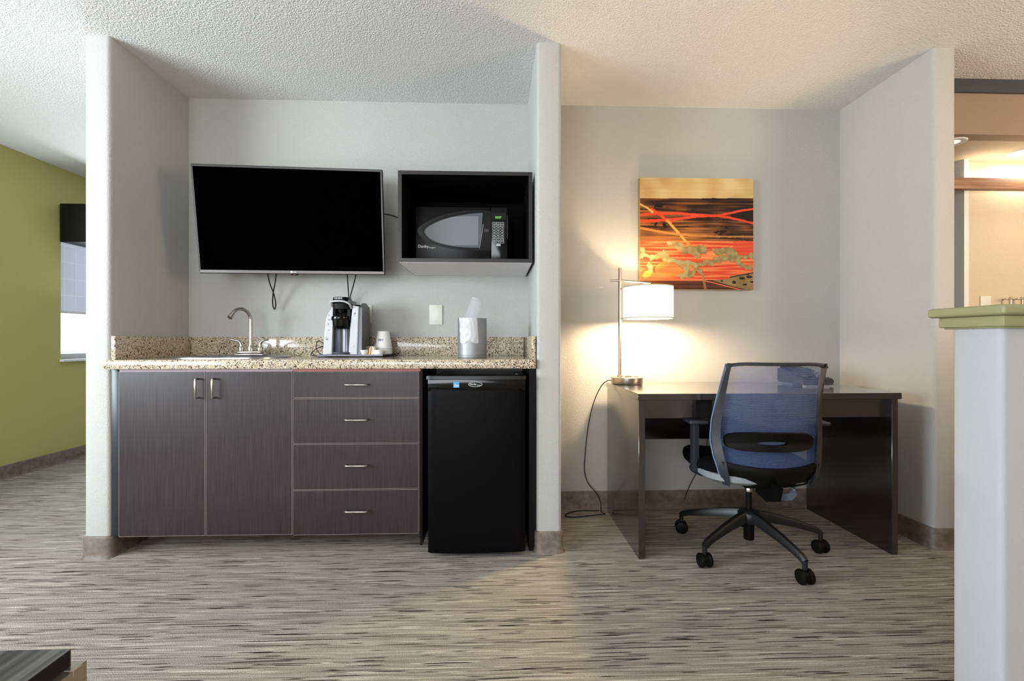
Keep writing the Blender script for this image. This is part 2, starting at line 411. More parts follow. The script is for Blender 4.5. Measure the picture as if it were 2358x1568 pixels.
# ------------------------------------------------------------------ the room
CEIL = 2.44; YB = 2.88
XL0, XL1 = -1.912, -1.795      # left stub wall
XR0, XR1 = .203, .322          # stub wall between kitchenette and desk
XN0, XN1 = 2.138, 2.250        # right wall of the desk nook
XG = -3.58
struct('floor', boxes((XG-.1, 4.8, -2.8, 6.1, -.1, 0)), M['carpet'])
struct('ceiling', boxes((XG-.1, 4.8, -2.8, 6.1, CEIL, CEIL+.1)), M['ceil'])
struct('wall_back', boxes((XL0, XN1, YB, YB+.12, 0, CEIL)), M['wall'])
def stub(name, x0, x1, y0, y1, m=M['wall'], r=.018):
    bm = B(); add_box(bm, x0, x1, y0, y1, 0, CEIL, bev=r, seg=4, edges=lambda e: vert_e(e) and e.verts[0].co.y < y0+.01)
    return struct(name, bm, m)
stub('wall_kitchen_left', XL0, XL1, 2.30, YB)
stub('wall_kitchen_right', XR0, XR1, 2.278, YB)
stub('wall_desk_right', XN0, XN1, 2.245, 4.2)
# green wall with two window openings
W1 = (4.085, 5.30, .858, 2.13); W2 = (-.80, 1.30, .80, 2.02)
bm = B()
ys = [-2.8, W2[0], W2[1], W1[0], W1[1], 6.1]
for i in range(5):
    if i in (1, 3):
        W = W2 if i == 1 else W1
        add_box(bm, XG-.12, XG, W[0], W[1], 0, W[2]); add_box(bm, XG-.12, XG, W[0], W[1], W[3], CEIL)
    else: add_box(bm, XG-.12, XG, ys[i], ys[i+1], 0, CEIL)
struct('wall_left', bm, M['green'])
for n, W in ((1, W1), (2, W2)):
    bm = B(); t = .045; xa, xb = XG-.10, XG-.06
    add_box(bm, xa, xb, W[0], W[1], W[2], W[2]+t); add_box(bm, xa, xb, W[0], W[1], W[3]-t, W[3])
    add_box(bm, xa, xb, W[0], W[0]+t, W[2]+t, W[3]-t); add_box(bm, xa, xb, W[1]-t, W[1], W[2]+t, W[3]-t)
    o = struct('window_%d' % n, bm, M['whitetrim'])
    finish('pane', boxes((XG-.085, XG-.08, W[0]+t, W[1]-t, W[2]+t, W[3]-t)), M['glass'], o)
    finish('sill', boxes((XG-.06, XG+.03, W[0]-.01, W[1]+.01, W[2]-.02, W[2]), bev=.004), M['whitetrim'], o)
struct('wall_far', boxes((XG, 4.8, 6.0, 6.1, 0, CEIL)), M['wall'])
struct('wall_behind', boxes((XG, 4.8, -2.8, -2.7, 0, CEIL)), M['wall'])
struct('wall_right', boxes((4.7, 4.8, -2.7, 6.0, 0, CEIL)), M['wallr'])
# vanity alcove on the right
struct('wall_vanity', boxes((2.955, 4.7, YB, YB+.12, 0, 2.144)), M['wallr'])
struct('wall_hall', boxes((XN1, 4.7, 4.1, 4.2, 0, 2.144)), M['hall'])
struct('wall_header', boxes((XN1, 4.7, 2.52, 2.60, 2.144, 2.368)), M['header'])
struct('trim_1', boxes((XN1, 4.7, 2.505, 2.60, 2.368, CEIL)), M['darktrim'])
struct('ceiling_vanity', boxes((XN1, 4.7, 2.60, 4.1, 2.144, 2.20)), M['wallr'])
struct('trim_2', boxes((2.925, 2.955, YB-.012, YB+.13, 0, 2.144)), M['whitetrim'])
# hall door seen through the opening
dm = B(); add_box(dm, 3.22, 4.055, 4.03, 4.07, 0, 1.98)
door = struct('door_1', dm, mat('hall_door', c(205, 180, 140), .5))
bm = B(); add_box(bm, 4.055, 4.13, 4.02, 4.10, 0, 2.05); add_box(bm, 3.14, 3.22, 4.02, 4.10, 0, 2.05); add_box(bm, 3.22, 4.055, 4.02, 4.10, 1.98, 2.05)
finish('door_frame', bm, mat('hall_door_frame', c(120, 92, 66), .5), door)

def baseboard(name, path, h=.102, t=.010):
    """vinyl cove base following a plan polyline; room side is on the left of the path"""
    bm = B(); P = [Vector((a, b)) for a, b in path]; n = len(P)
    prof = [(0, 0), (t+.009, 0), (t+.003, .008), (t, .022), (t, h-.012), (t*.5, h), (0, h)]
    rings = []
    for i in range(n):
        d0 = (P[i]-P[i-1]).normalized() if i else (P[1]-P[0]).normalized()
        d1 = (P[i+1]-P[i]).normalized() if i < n-1 else d0
        n0 = Vector((-d0.y, d0.x)); n1 = Vector((-d1.y, d1.x)); m = (n0+n1).normalized(); k = 1/max(.4, m.dot(n0))
        rings.append([bm.verts.new((P[i].x+m.x*a*k, P[i].y+m.y*a*k, z)) for a, z in prof])
    for A, C in zip(rings, rings[1:]):
        for j in range(len(prof)): bm.faces.new((A[j], A[(j+1) % len(prof)], C[(j+1) % len(prof)], C[j]))
    bm.faces.new(rings[0]); bm.faces.new(rings[-1][::-1])
    return struct(name, bm, M['base'])
def rnd(x, y, cx, cy, r, a0, a1, k=4):
    return [(cx+r*math.cos(math.radians(a0+(a1-a0)*i/k)), cy+r*math.sin(math.radians(a0+(a1-a0)*i/k))) for i in range(k+1)]
r = .018
# paths run so that the room lies on their left
pl = [(XL1, 2.50)]+rnd(0, 0, XL1-r, 2.30+r, r, 0, -90)+rnd(0, 0, XL0+r, 2.30+r, r, -90, -180)+[(XL0, 6.0)]
baseboard('baseboard_kitchen_left', pl)
baseboard('baseboard_kitchen_right', ([(XR1, YB)]+rnd(0, 0, XR1-r, 2.278+r, r, 0, -90)+rnd(0, 0, XR0+r, 2.278+r, r, -90, -180)+[(XR0, 2.32)]))
baseboard('baseboard_back', [(XN0, YB), (XR1, YB)])
baseboard('baseboard_desk_right', ([(XN1, YB)]+rnd(0, 0, XN1-r, 2.245+r, r, 0, -90)+rnd(0, 0, XN0+r, 2.245+r, r, -90, -180)+[(XN0, YB)]))
baseboard('baseboard_left', [(XG, 6.0), (XG, -2.7)])
# half wall with green cap
hw = B(); add_box(hw, 1.272, 4.7, 1.150, 1.284, 0, 1.052, bev=.014, seg=3, edges=lambda e: vert_e(e) and e.verts[0].co.x < 1.3)
struct('wall_half', hw, M['halfw'])
bm = B()
add_box(bm, 1.253, 4.7, 1.128, 1.304, 1.050, 1.078, bev=.004)
add_box(bm, 1.262, 4.7, 1.136, 1.297, 1.046, 1.056, bev=.003)
add_box(bm, 1.236, 4.7, 1.112, 1.322, 1.078, 1.104, bev=.008, seg=3)
struct('trim_3', bm, M['captrim'])

# added lamp stand, out of frame, for the warm fill that brightens the right side
pn = thing('added_lamp_stand', 'added slim nickel lamp stand, unseen, for the warm fill from the right', 'lamp', (3.5, .55, 0))
bm = B(); add_lathe(bm, [(0, 0), (.14, 0), (.14, .012), (.02, .02), (0, .02)], 3.5, .55, 32); finish('base', bm, M['chrome'], pn)
bm = B(); add_tube(bm, [(3.5, .55, .015), (3.5, .55, 1.33)], .009, 10); finish('pole', bm, M['chrome'], pn)
bm = B(); add_lathe(bm, [(0, 1.325), (.02, 1.33), (.02, 1.36), (0, 1.365)], 3.5, .55, 20); finish('socket', bm, M['chrome'], pn)

# ------------------------------------------------------------------ window dressings
val = B(); add_box(val, XG+.012, XG+.213, 4.062, 5.38, 1.826, 2.142, bev=.003)
o = finish('window_valance', val, M['black']); tag(o, 'black boxed valance over the window on the green wall', 'valance'); recentre(o, (XG+.012, 4.062, 1.826))
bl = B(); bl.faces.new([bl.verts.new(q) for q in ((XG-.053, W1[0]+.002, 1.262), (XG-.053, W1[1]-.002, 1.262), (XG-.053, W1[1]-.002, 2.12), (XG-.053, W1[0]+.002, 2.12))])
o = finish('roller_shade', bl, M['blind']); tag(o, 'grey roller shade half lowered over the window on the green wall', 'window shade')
finish('bottom_rail', boxes((XG-.060, XG-.047, W1[0]+.002, W1[1]-.002, 1.245, 1.265), bev=.002), M['whitetrim'], o)

# ------------------------------------------------------------------ kitchenette
ZC = .925
root = thing('countertop', 'speckled granite kitchenette counter with upstands, over dark cabinets and fridge', 'countertop', (-.80, 2.26, .882))
def slab():
    bm = B(); x0, x1, y0, y1 = XL1, XR0-.004, 2.258, YB-.002
    xf = -1.80
    outer = [(-1.793, y0), (.185, y0), (.185, 2.276), (.185, 2.277), (x1, 2.33), (x1, y1), (x0+.002, y1), (x0+.002, 2.3)]
    outer = [(x0+.002, y0), (x1-.01, y0), (x1, y0+.01), (x1, y1), (x0+.002, y1)]
    vo = [bm.verts.new((a, b, ZC)) for a, b in outer]
    vi = [bm.verts.new((-1.365+.245*math.copysign(abs(math.cos(t))**.8, math.cos(t)), 2.555+.165*math.copysign(abs(math.sin(t))**.8, math.sin(t)), ZC)) for t in [2*PI*i/40 for i in range(40)]]
    es = [bm.edges.new((q[i], q[(i+1) % len(q)])) for q in (vo, vi) for i in range(len(q))]
    bmesh.ops.triangle_fill(bm, use_beauty=True, edges=es)
    # drop any face spanning the bowl
    for f in list(bm.faces):
        if all(v in vi for v in f.verts):
            ct = f.calc_center_median()
            if ((ct.x+1.365)/.245)**2+((ct.y-2.555)/.165)**2 < .9: bm.faces.remove(f)
    r_ = bmesh.ops.extrude_face_region(bm, geom=list(bm.faces))
    for v in r_['geom']:
        if isinstance(v, bmesh.types.BMVert): v.co.z -= .043
    bmesh.ops.recalc_face_normals(bm, faces=bm.faces)
    fe = [e for e in bm.edges if all(v.co.y < y0+1e-4 for v in e.verts) and abs(e.verts[0].co.z-e.verts[1].co.z) < 1e-5]
    bmesh.ops.bevel(bm, geom=fe, offset=.008, segments=3, affect='EDGES', profile=.5)
    return bm
finish('slab', slab(), M['granite'], root)
finish('backsplash', boxes((XL1+.022, XR0-.026, YB-.022, YB-.002, ZC, 1.036), bev=.002), M['granite'], root)
finish('side_splash', boxes((XL1+.002, XL1+.022, 2.305, YB-.002, ZC, 1.036), bev=.002), M['granite'], root)
finish('side_splash', boxes((XR0-.024, XR0-.004, 2.285, YB-.002, ZC, 1.036), bev=.002), M['granite'], root)

# sink
sk = thing('sink', 'oval stainless sink bowl set into the granite counter under the faucet', 'sink', (-1.365, 2.555, ZC))
def sup(rx, ry, z, n=48, p=.8, cx=-1.365, cy=2.555):
    return [(cx+rx*math.copysign(abs(math.cos(t))**p, math.cos(t)), cy+ry*math.copysign(abs(math.sin(t))**p, math.sin(t)), z) for t in [2*PI*i/n for i in range(n)]]
bm = B(); R_ = []
for rx, ry, z, cy in ((.275, .205, ZC, 2.565), (.275, .205, ZC+.006, 2.565), (.268, .198, ZC+.008, 2.565), (.245, .168, ZC+.008, 2.55), (.235, .158, ZC-.002, 2.55), (.222, .148, ZC-.12, 2.55), (.19, .12, ZC-.15, 2.55), (.03, .03, ZC-.155, 2.55)):
    R_.append([bm.verts.new(q) for q in sup(rx, ry, z, cy=cy)])
for A, C in zip(R_, R_[1:]):
    for i in range(48): bm.faces.new((A[i], A[(i+1) % 48], C[(i+1) % 48], C[i]))
finish('basin', bm, M['steel'], sk)
bm = B(); add_lathe(bm, [(.032, ZC-.154), (.03, ZC-.150), (.012, ZC-.153), (0, ZC-.153)], -1.365, 2.55, 20); finish('drain', bm, M['chrome'], sk)

# faucet
FX, FY, FZ = -1.362, 2.725, ZC+.0075
fa = thing('faucet', 'brushed nickel gooseneck faucet with two lever handles on the sink', 'faucet', (FX, FY, FZ))
bm = B(); add_box(bm, FX-.077, FX+.077, FY-.026, FY+.026, FZ, FZ+.008, bev=.003); add_box(bm, FX-.068, FX+.068, FY-.022, FY+.022, FZ+.008, FZ+.026, bev=.008, seg=3)
finish('base_plate', bm, M['chrome'], fa)
bm = B(); add_lathe(bm, [(.016, FZ+.024), (.016, FZ+.05), (.0125, FZ+.055), (.0125, FZ+.058)], FX, FY, 16)
path = [(FX, FY, FZ+.05), (FX, FY, FZ+.12), (FX, FY, FZ+.20)]
for i in range(1, 10):
    a = PI*i/10.5; path.append((FX-.023*(1-math.cos(a)), FY-.055*(1-math.cos(a)), FZ+.20+.055*math.sin(a)))
add_tube(bm, path, .0095, 12)
e = Vector(path[-1]); d = (e-Vector(path[-2])).normalized()
add_tube(bm, [e-d*.004, e+d*.014, e+d*.026], [.011, .0125, .0135], 12)
finish('spout', bm, M['chrome'], fa)
for s in (-1, 1):
    bm = B(); x = FX+s*.052; add_lathe(bm, [(.014, FZ+.024), (.015, FZ+.045), (.010, FZ+.05), (.010, FZ+.058), (0, FZ+.060)], x, FY, 16)
    add_tube(bm, [(x, FY, FZ+.052), (x+s*.003, FY, FZ+.068), (x+s*.014, FY-.004, FZ+.080), (x+s*.034, FY-.010, FZ+.085), (x+s*.052, FY-.016, FZ+.089)], [.009, .0085, .0075, .0062, .0075], 10)
    finish('lever_handle', bm, M['chrome'], fa)

# base cabinets
def band(x0, x1, z0, z1, par):
    bm = B(); o4 = [(x0, z0), (x1, z0), (x1, z1), (x0, z1)]; k = .0013; i4 = [(x0+k, z0+k), (x1-k, z0+k), (x1-k, z1-k), (x0+k, z1-k)]
    ring_prism(bm, o4, i4, CY-.0004, CY+.017); finish('edge_band', bm, M['band'], par)
def pull(x0, z0, x1, z1, y, par):
    """bent-rod pull between two feet, standing off the front at depth y"""
    bm = B(); a = Vector((x0, y, z0)); b = Vector((x1, y, z1)); d = (b-a).normalized(); o_ = Vector((0, -.030, 0))
    pts = [a, a+o_*.75, a+o_+d*.006, a+o_+d*.014, b+o_-d*.014, b+o_-d*.006, b+o_*.75, b]
    add_tube(bm, [a+d*.004, a+d*.002+o_*.6, a+o_*.9+d*.004, a+o_+d*.012, b+o_-d*.012, b+o_*.9-d*.004, b-d*.002+o_*.6, b-d*.004], .0043, 10)
    finish('handle', bm, M['chrome'], par)
CY = 2.302
cb = thing('base_cabinet', 'dark laminate two-door cabinet under the sink, left of the drawers', 'cabinet', (-1.36, CY, 0))
bm = boxes((-1.757, -.956, CY+.019, 2.86, .092, .872)); finish('body', bm, M['carcass'], cb)
finish('top_rail', boxes((-1.757, -.956, CY+.006, CY+.019, .8685, .8815)), mat('cabinet_lilac_rail', c(176, 158, 168), .5), cb)
finish('plinth', boxes((-1.757, -.956, 2.56, 2.60, 0, .092)), M['panelblack'], cb)
finish('filler_strip', boxes((XL1+.002, -1.7595, CY+.004, CY+.03, .098, .8815), bev=.002), M['filler'], cb)
for x0, x1, hx in ((-1.7555, -1.3605, -1.389), (-1.3565, -.9575, -1.312)):
    dd = finish('door', boxes((x0, x1, CY, CY+.018, .096, .8680), bev=.0012, seg=1), M['lam'], cb); band(x0, x1, .096, .8680, dd); pull(hx, .743, hx, .838, CY, dd)
dr = thing('drawer_cabinet', 'dark laminate cabinet of four stacked drawers between the doors and fridge', 'cabinet', (-.66, CY, 0))
finish('body', boxes((-.954, -.357, CY+.019, 2.86, .092, .872)), M['carcass'], dr)
finish('top_rail', boxes((-.954, -.352, CY+.002, CY+.019, .8695, .8815)), M['rail'], dr)
finish('side_panel', boxes((-.357, -.345, CY+.012, 2.86, .03, .8815)), M['panelblack'], dr)
finish('plinth', boxes((-.954, -.357, 2.56, 2.60, 0, .092)), M['panelblack'], dr)
zs = [.8680, .7405, .5235, .3050, .090]; hz = [.806, .640, .424, .208]
for i in range(4):
    dd = finish('drawer', boxes((-.9535, -.3610, CY, CY+.018, zs[i+1]+.0018, zs[i]-.0018), bev=.0012, seg=1), M['lam'], dr); band(-.9535, -.3610, zs[i+1]+.0018, zs[i]-.0018, dd)
    pull(-.703, hz[i], -.597, hz[i], CY, dd)
o = finish('end_panel', boxes((.168, XR0-.005, 2.300, 2.86, .0, .8815)), M['panelblack']); tag(o, 'narrow black end panel between the fridge and the stub wall', 'panel'); recentre(o, (.185, 2.3, 0))

# fridge
FXc = -.0815; fr = thing('mini_fridge', 'black compact fridge under the granite counter', 'fridge', (FXc, 2.45, 0))
x0, x1 = -.3085, .1455
finish('body', boxes((x0+.006, x1-.006, 2.285, 2.80, .012, .838), bev=.006), M['blackgloss'], fr)
for sx in (x0+.04, x1-.04):
    for sy in (2.31, 2.76): bm = B(); add_lathe(bm, [(0, 0), (.015, 0), (.015, .014), (0, .014)], sx, sy, 12); finish('foot', bm, M['black'], fr)
def curvedslab(bm, x0, x1, z0, z1, yb, yf, bulge, n=16, zf=None, edge=.008):
    # vertical front that bows out toward the camera in plan
    pts = []
    for i in range(n+1):
        s = -1+2*i/n; pts.append((x0+(x1-x0)*i/n, yf-bulge*(1-s*s)+(edge if abs(s) > .99 else 0)))
    pts += [(x1, yb), (x0, yb)]
    add_prism(bm, pts, z0, z1, 'z')
bm = B(); curvedslab(bm, x0, x1, .026, .792, 2.283, 2.236, .010, 24)
dd = finish('door', bm, M['fridge'], fr)
# lower edge of the glossy handle band sags in the middle
bm = B(); n = 24; top = []; bot = []
for i in range(n+1):
    s = -1+2*i/n; X = x0+(x1-x0)*i/n; y = 2.233-.012*(1-s*s)
    zb = .806-.013*(1-s*s)
    top.append((X, y, zb))
rr = []
for X, y, zb in top:
    rr.append([bm.verts.new((X, y, zb)), bm.verts.new((X, y+.006, .836)), bm.verts.new((X, 2.283, .836)), bm.verts.new((X, 2.283, .780)), bm.verts.new((X, y+.006, .780))])
for A, C in zip(rr, rr[1:]):
    for j in range(5): bm.faces.new((A[j], A[(j+1) % 5], C[(j+1) % 5], C[j]))
bm.faces.new(rr[0]); bm.faces.new(rr[-1][::-1])
hb = finish('handle_band', bm, M['blackgloss'], dd)
bm = B(); curvedslab(bm, x0-.006, x1+.003, .834, .850, 2.30, 2.222, .012, 24); finish('top_cap', bm, mat('fridge_cap', c(30, 31, 33), .3), dd)
finish('hinge', boxes((x1-.05, x1-.008, 2.25, 2.33, .850, .862), bev=.004), M['blackgloss'], fr)
p = at(1094.5, 885, 2.219)
bm = B(); ol = [(p[0]+.0325*math.cos(t), p[2]+.0115*math.sin(t)) for t in [2*PI*i/36 for i in range(36)]]; il = [(p[0]+.0312*math.cos(t), p[2]+.0102*math.sin(t)) for t in [2*PI*i/36 for i in range(36)]]
ring_prism(bm, ol, il, 2.2185, 2.2195)
text_into(bm, 'Danby', .0125, face_m(p[0]-.0105, 2.2188, p[2]+.001)); text_into(bm, 'Designer', .0062, face_m(p[0]+.0195, 2.2188, p[2]-.0042), shear=.2)
finish('badge', bm, M['logowhite'], hb)
bm = B(); pl_ = [(p[0]+.0335*math.cos(t), p[2]+.0122*math.sin(t)) for t in [2*PI*i/36 for i in range(36)]]; add_prism(bm, pl_, 2.2196, 2.224); finish('badge_plate', bm, M['black'], hb)
a = at(1044, 879, 2.2205); b = at(1057.5, 892.5, 2.2205)
st_ = finish('energy_sticker', boxes((a[0], b[0], 2.2200, 2.2235, b[2], a[2])), M['blue'], hb)
bm = B(); add_box(bm, a[0]+.002, b[0]-.002, 2.2195, 2.2201, b[2]+.006, b[2]+.0075)
add_tube(bm, [(a[0]+.004+i*.0017, 2.2197, b[2]+.012+.005*math.sin(i*.5)) for i in range(12)], .0007, 5); text_into(bm, 'energy', .0075, face_m((a[0]+b[0])/2, 2.2197, b[2]+.0105), shear=.3); finish('sticker_print', bm, M['logowhite'], st_)

# open shelf cabinet with microwave
x0, x1, z0, z1, yf = -.474, .190, 1.402, 1.853, 2.372
oc = thing('open_wall_cabinet', 'black open-front wall cabinet with pale underside, right of the television', 'cabinet', ((x0+x1)/2, YB, z0))
t_ = .0185
bm = B(); add_box(bm, x0, x0+t_, yf, YB-.001, z0, z1); add_box(bm, x1-t_, x1, yf, YB-.001, z0, z1)
add_box(bm, x0+t_, x1-t_, yf, YB-.001, z1-t_, z1); add_box(bm, x0+t_, x1-t_, yf, YB-.001, z0+.0005, z0+t_)
for f in list(bm.faces): pass
bm.normal_update()
ocb = finish('carcass', bm, [M['cabblack'], M['cabin']], oc)
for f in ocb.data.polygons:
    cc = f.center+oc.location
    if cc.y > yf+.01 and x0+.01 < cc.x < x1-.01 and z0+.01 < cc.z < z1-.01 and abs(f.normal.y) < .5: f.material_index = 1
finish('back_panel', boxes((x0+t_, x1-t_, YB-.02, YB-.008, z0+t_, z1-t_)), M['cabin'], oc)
finish('underside', boxes((x0+.003, x1-.003, yf+.006, YB-.001, z0-.0008, z0+.0004)), M['cabunder'], oc)

mw = thing('microwave', 'black countertop microwave with oval grey window, standing in the open wall cabinet', 'microwave', (-.17, 2.66, z0+t_))
mx0, mx1, mz0, mz1, my = -.411, .069, 1.4315, 1.7155, 2.512
bm = boxes((mx0+.004, mx1-.002, my+.02, 2.85, mz0, mz1-.002), bev=.004)
for sx in (mx0+.05, mx1-.05):
    for sy in (2.57, 2.80): add_lathe(bm, [(0, z0+t_), (.014, z0+t_), (.014, mz0+.002), (0, mz0+.002)], sx, sy, 10)
finish('housing', bm, M['black'], mw)
def zp(u, v, Y=my): q = at(940+u/9.825, 460+v/9.825, Y); return (q[0], q[2])
spx = zp(1866, 0)[0]
md = finish('door', boxes((mx0, spx-.001, my, my+.022, mz0, mz1), bev=.004, seg=2), M['mwfront'], mw)
cp = finish('control_panel', boxes((spx+.001, mx1, my+.001, my+.022, mz0, mz1), bev=.003), M['blackgloss'], mw)
def bez(P, k=10): return [(v.x, v.y) for v in smooth_path([(a, b, 0) for a, b in P], k)]
outl = bez([zp(1880, 262), zp(1600, 236), (zp(1200, 262)), zp(800, 345), zp(480, 470), zp(270, 600), zp(215, 700), zp(260, 810), zp(420, 945), zp(760, 1060), zp(1180, 1125), zp(1650, 1150), zp(1862, 1150)])
bm = B(); add_prism(bm, outl, my-.002, my+.004); finish('swoosh', bm, M['blackgloss'], md)
outl = bez([zp(1715, 270), zp(1500, 262), zp(1100, 315), zp(700, 430), zp(430, 570), zp(318, 690), zp(360, 800), zp(540, 930), zp(900, 1040), zp(1300, 1095), zp(1612, 1108)], 8)+bez([zp(1612, 1108), zp(1680, 800), zp(1715, 270)], 8)[1:-1]
bm = B(); add_prism(bm, outl, my-.004, my); finish('window_border', bm, M['mwfront'], md)
outl = bez([zp(1688, 305), zp(1500, 312), zp(1100, 372), zp(760, 460), zp(480, 590), zp(365, 705), zp(420, 830), zp(600, 950), zp(900, 1035), zp(1250, 1080), zp(1592, 1088)], 8)+bez([zp(1592, 1088), zp(1650, 800), zp(1688, 305)], 8)[1:-1]
bm = B(); add_prism(bm, outl, my-.005, my-.003); wn = finish('window', bm, M['mwwin2'], md)
outl = bez([zp(1585, 375), zp(1300, 378), zp(1000, 398), zp(760, 470), zp(500, 595), zp(395, 705), zp(445, 830), zp(620, 940), zp(860, 1015), zp(1000, 1035)], 8)+[zp(1585, 1035)]
bm = B(); add_prism(bm, outl, my-.0056, my-.0045); finish('screen_mesh', bm, M['mwwin'], wn)
bm = B(); q0, q1 = zp(1700, 560), zp(1612, 1105); add_tube(bm, [(q0[0], my-.006, q0[1]), ((q0[0]+q1[0])/2+.001, my-.006, (q0[1]+q1[1])/2), (q1[0], my-.006, q1[1])], .0012, 6); finish('window_trim', bm, M['silver'], md)
bm = B()
for k in range(3): q = zp(1728+k*34, 700); add_prism(bm, bez([(q[0]+.001, q[1]+.010-k*.001), (q[0]+.002, q[1]), (q[0], q[1]-.008)], 4)+bez([(q[0]+.001, q[1]-.008), (q[0]+.003, q[1]), (q[0]+.002, q[1]+.010-k*.001)], 4), my-.0035, my-.0018)
finish('door_marks', bm, M['keyw'], md)
bm = B(); q = zp(345, 1056); text_into(bm, 'Danby', .021, face_m(q[0]-.001, my-.0006, q[1]), depth=.0006); q = zp(538, 1084); text_into(bm, 'Designer', .0105, face_m(q[0], my-.0030, q[1]), shear=.3)
finish('logo', bm, M['logowhite'], md)
bm = B(); a, b = zp(1878, 290), zp(2210, 450); add_box(bm, a[0], b[0], my-.0003, my+.004, b[1], a[1]); disp = finish('display', bm, M['black'], cp)
bm = B(); q = zp(2032, 402); text_into(bm, '10:57', .0165, face_m(q[0], my-.0008, q[1]), space=.95); finish('display_digits', bm, M['led'], disp)
rows = [532, 594, 658, 718, 778, 836, 898, 958]; lab = ['POP', 'POT', 'PIZ', 'FRZ', 'VEG', 'DIN', '1', '2', '3', '4', '5', '6', '7', '8', '9', 'PWR', '0', 'CLK', 'DEF', 'TIME', 'MEM', 'STOP', '+30', 'START']
li = 0
for ri, vv in enumerate(rows):
    for u in (1944, 2035, 2127):
        q = zp(u, vv); bm = B(); w2, h2 = .0098, .0062
        rr_ = .35 if 2 <= ri <= 5 else .18
        oo = [(q[0]+w2*math.copysign(abs(math.cos(t))**(1 if 2 <= ri <= 5 else .3), math.cos(t)), q[1]+h2*math.copysign(abs(math.sin(t))**(1 if 2 <= ri <= 5 else .3), math.sin(t))) for t in [2*PI*(i+.5)/20 for i in range(20)]]
        ii = [(q[0]+(a-q[0])*.86, q[1]+(b_-q[1])*.76) for a, b_ in oo]
        ring_prism(bm, oo, ii, my-.0006, my+.002)
        s_ = lab[li]; li += 1
        text_into(bm, s_, .0085 if len(s_) == 1 else (.0062 if len(s_) < 4 else .0048), face_m(q[0], my-.0003, q[1]), depth=.0003)
        finish('key', bm, M['keyw'], cp)
a, b = zp(1988, 995), zp(2090, 1050); finish('key', boxes((a[0], b[0], my-.0006, my+.002, b[1], a[1])), M['keyw'], cp)
a, b = zp(2242, 335), zp(2258, 860); finish('side_trim', boxes((a[0]-.001, b[0]-.001, my+.02, my+.03, b[1], a[1]), bev=.001), M['silver'], mw)

# ------------------------------------------------------------------ television
tv = thing('television', 'black flat television with silver lower bezel on a swivel wall mount', 'television', (-1.086, 2.602, 1.654), local=True)
tv.rotation_mode = 'QUATERNION'
yaw, tilt, roll = .0699, .1423, .0048
tv.rotation_quaternion = (Matrix.Rotation(yaw, 3, 'Z') @ Matrix.Rotation(tilt, 3, 'X') @ Matrix.Rotation(-roll, 3, 'Y')).to_quaternion()
w_, h_ = .97, .562
bm = B(); add_box(bm, -w_/2, w_/2, -.004, .028, -h_/2, h_/2, bev=.005, seg=3); add_box(bm, -.36, .36, .028, .062, -.24, .12, bev=.012, seg=2)
finish('housing', bm, M['blackgloss'], tv)
bm = B(); o4 = [(-w_/2+.004, -h_/2+.004), (w_/2-.004, -h_/2+.004), (w_/2-.004, h_/2-.004), (-w_/2+.004, h_/2-.004)]; i4 = [(-w_/2+.011, -h_/2+.019), (w_/2-.011, -h_/2+.019), (w_/2-.011, h_/2-.013), (-w_/2+.011, h_/2-.013)]
ring_prism(bm, o4, i4, -.0065, -.002)
bz = finish('bezel', bm, [M['tvbezel'], M['tvlow']], tv)
for f in bz.data.polygons:
    if f.center.z < -h_/2+.03: f.material_index = 1
finish('screen', boxes((-w_/2+.011, w_/2-.011, -.0052, 0, -h_/2+.019, h_/2-.013)), M['screen'], tv)
bm = B(); text_into(bm, 'LG', .013, face_m(.006, -.0072, -h_/2+.0115)); add_lathe(bm, [(0, 0), (.0055, 0), (.0055, .0006), (0, .0006)], 0, 0, 20, mtx=Matrix.Translation((-.011, -.0068, -h_/2+.0115)) @ Matrix.Rotation(PI/2, 4, 'X'))
finish('logo', bm, M['logowhite'], bz)
sn = finish('sensor', boxes((-.018, .018, -.006, .012, -h_/2-.007, -h_/2+.001), bev=.002), M['blackgloss'], tv)
finish('standby_light', boxes((-.002, .002, -.0065, -.005, -h_/2-.005, -h_/2-.003)), M['ledred'], sn)
mt = thing('wall_mount', 'black articulated bracket holding the television to the wall', 'wall mount', (-1.03, YB, 1.62))
bm = B(); add_box(bm, -1.14, -.90, YB-.02, YB-.001, 1.50, 1.74, bev=.003); finish('wall_plate', bm, M['black'], mt)
bm = B(); add_tube(bm, [(-1.03, YB-.01, 1.62), (-.95, YB-.11, 1.62), (-1.08, YB-.205, 1.625)], .014, 8); finish('arm', bm, M['black'], mt)

def cable(name, pts, r, label, cat='cable', sm=8, par=None):
    bm = B(); add_tube(bm, pts, r, 8, smooth=sm)
    o = finish(name, bm, M['cord'], par)
    if par is None: tag(o, label, cat); recentre(o, pts[0])
    return o
def pth(L): return [at(*q) for q in L]
cable('cable', pth([(612, 600, 2.72), (620, 648, 2.76), (630, 675, 2.80), (635, 700, 2.83), (632, 712, 2.84), (628, 700, 2.83), (629, 675, 2.80), (634, 648, 2.76), (640, 600, 2.72)]), .0036, 'black cable loop hanging below the left half of the television')
cable('cable', pth([(798, 600, 2.70), (800, 636, 2.76), (803, 680, 2.84), (806, 720, 2.855), (818, 731, 2.857), (830, 730, 2.858)]), .0032, 'black cable dropping from the television behind the coffee maker, the straighter of two')
cable('cable', pth([(824, 600, 2.68), (819, 636, 2.74), (807, 682, 2.83), (800, 720, 2.85)]), .0032, 'black cable slanting from the television right end down behind the coffee maker')
cable('cable', pth([(870, 490, 2.66), (886, 493, 2.70), (902, 496, 2.76), (916, 501, 2.80), (930, 506, 2.86)]), .0036, 'short black cable between the television and the open wall cabinet')

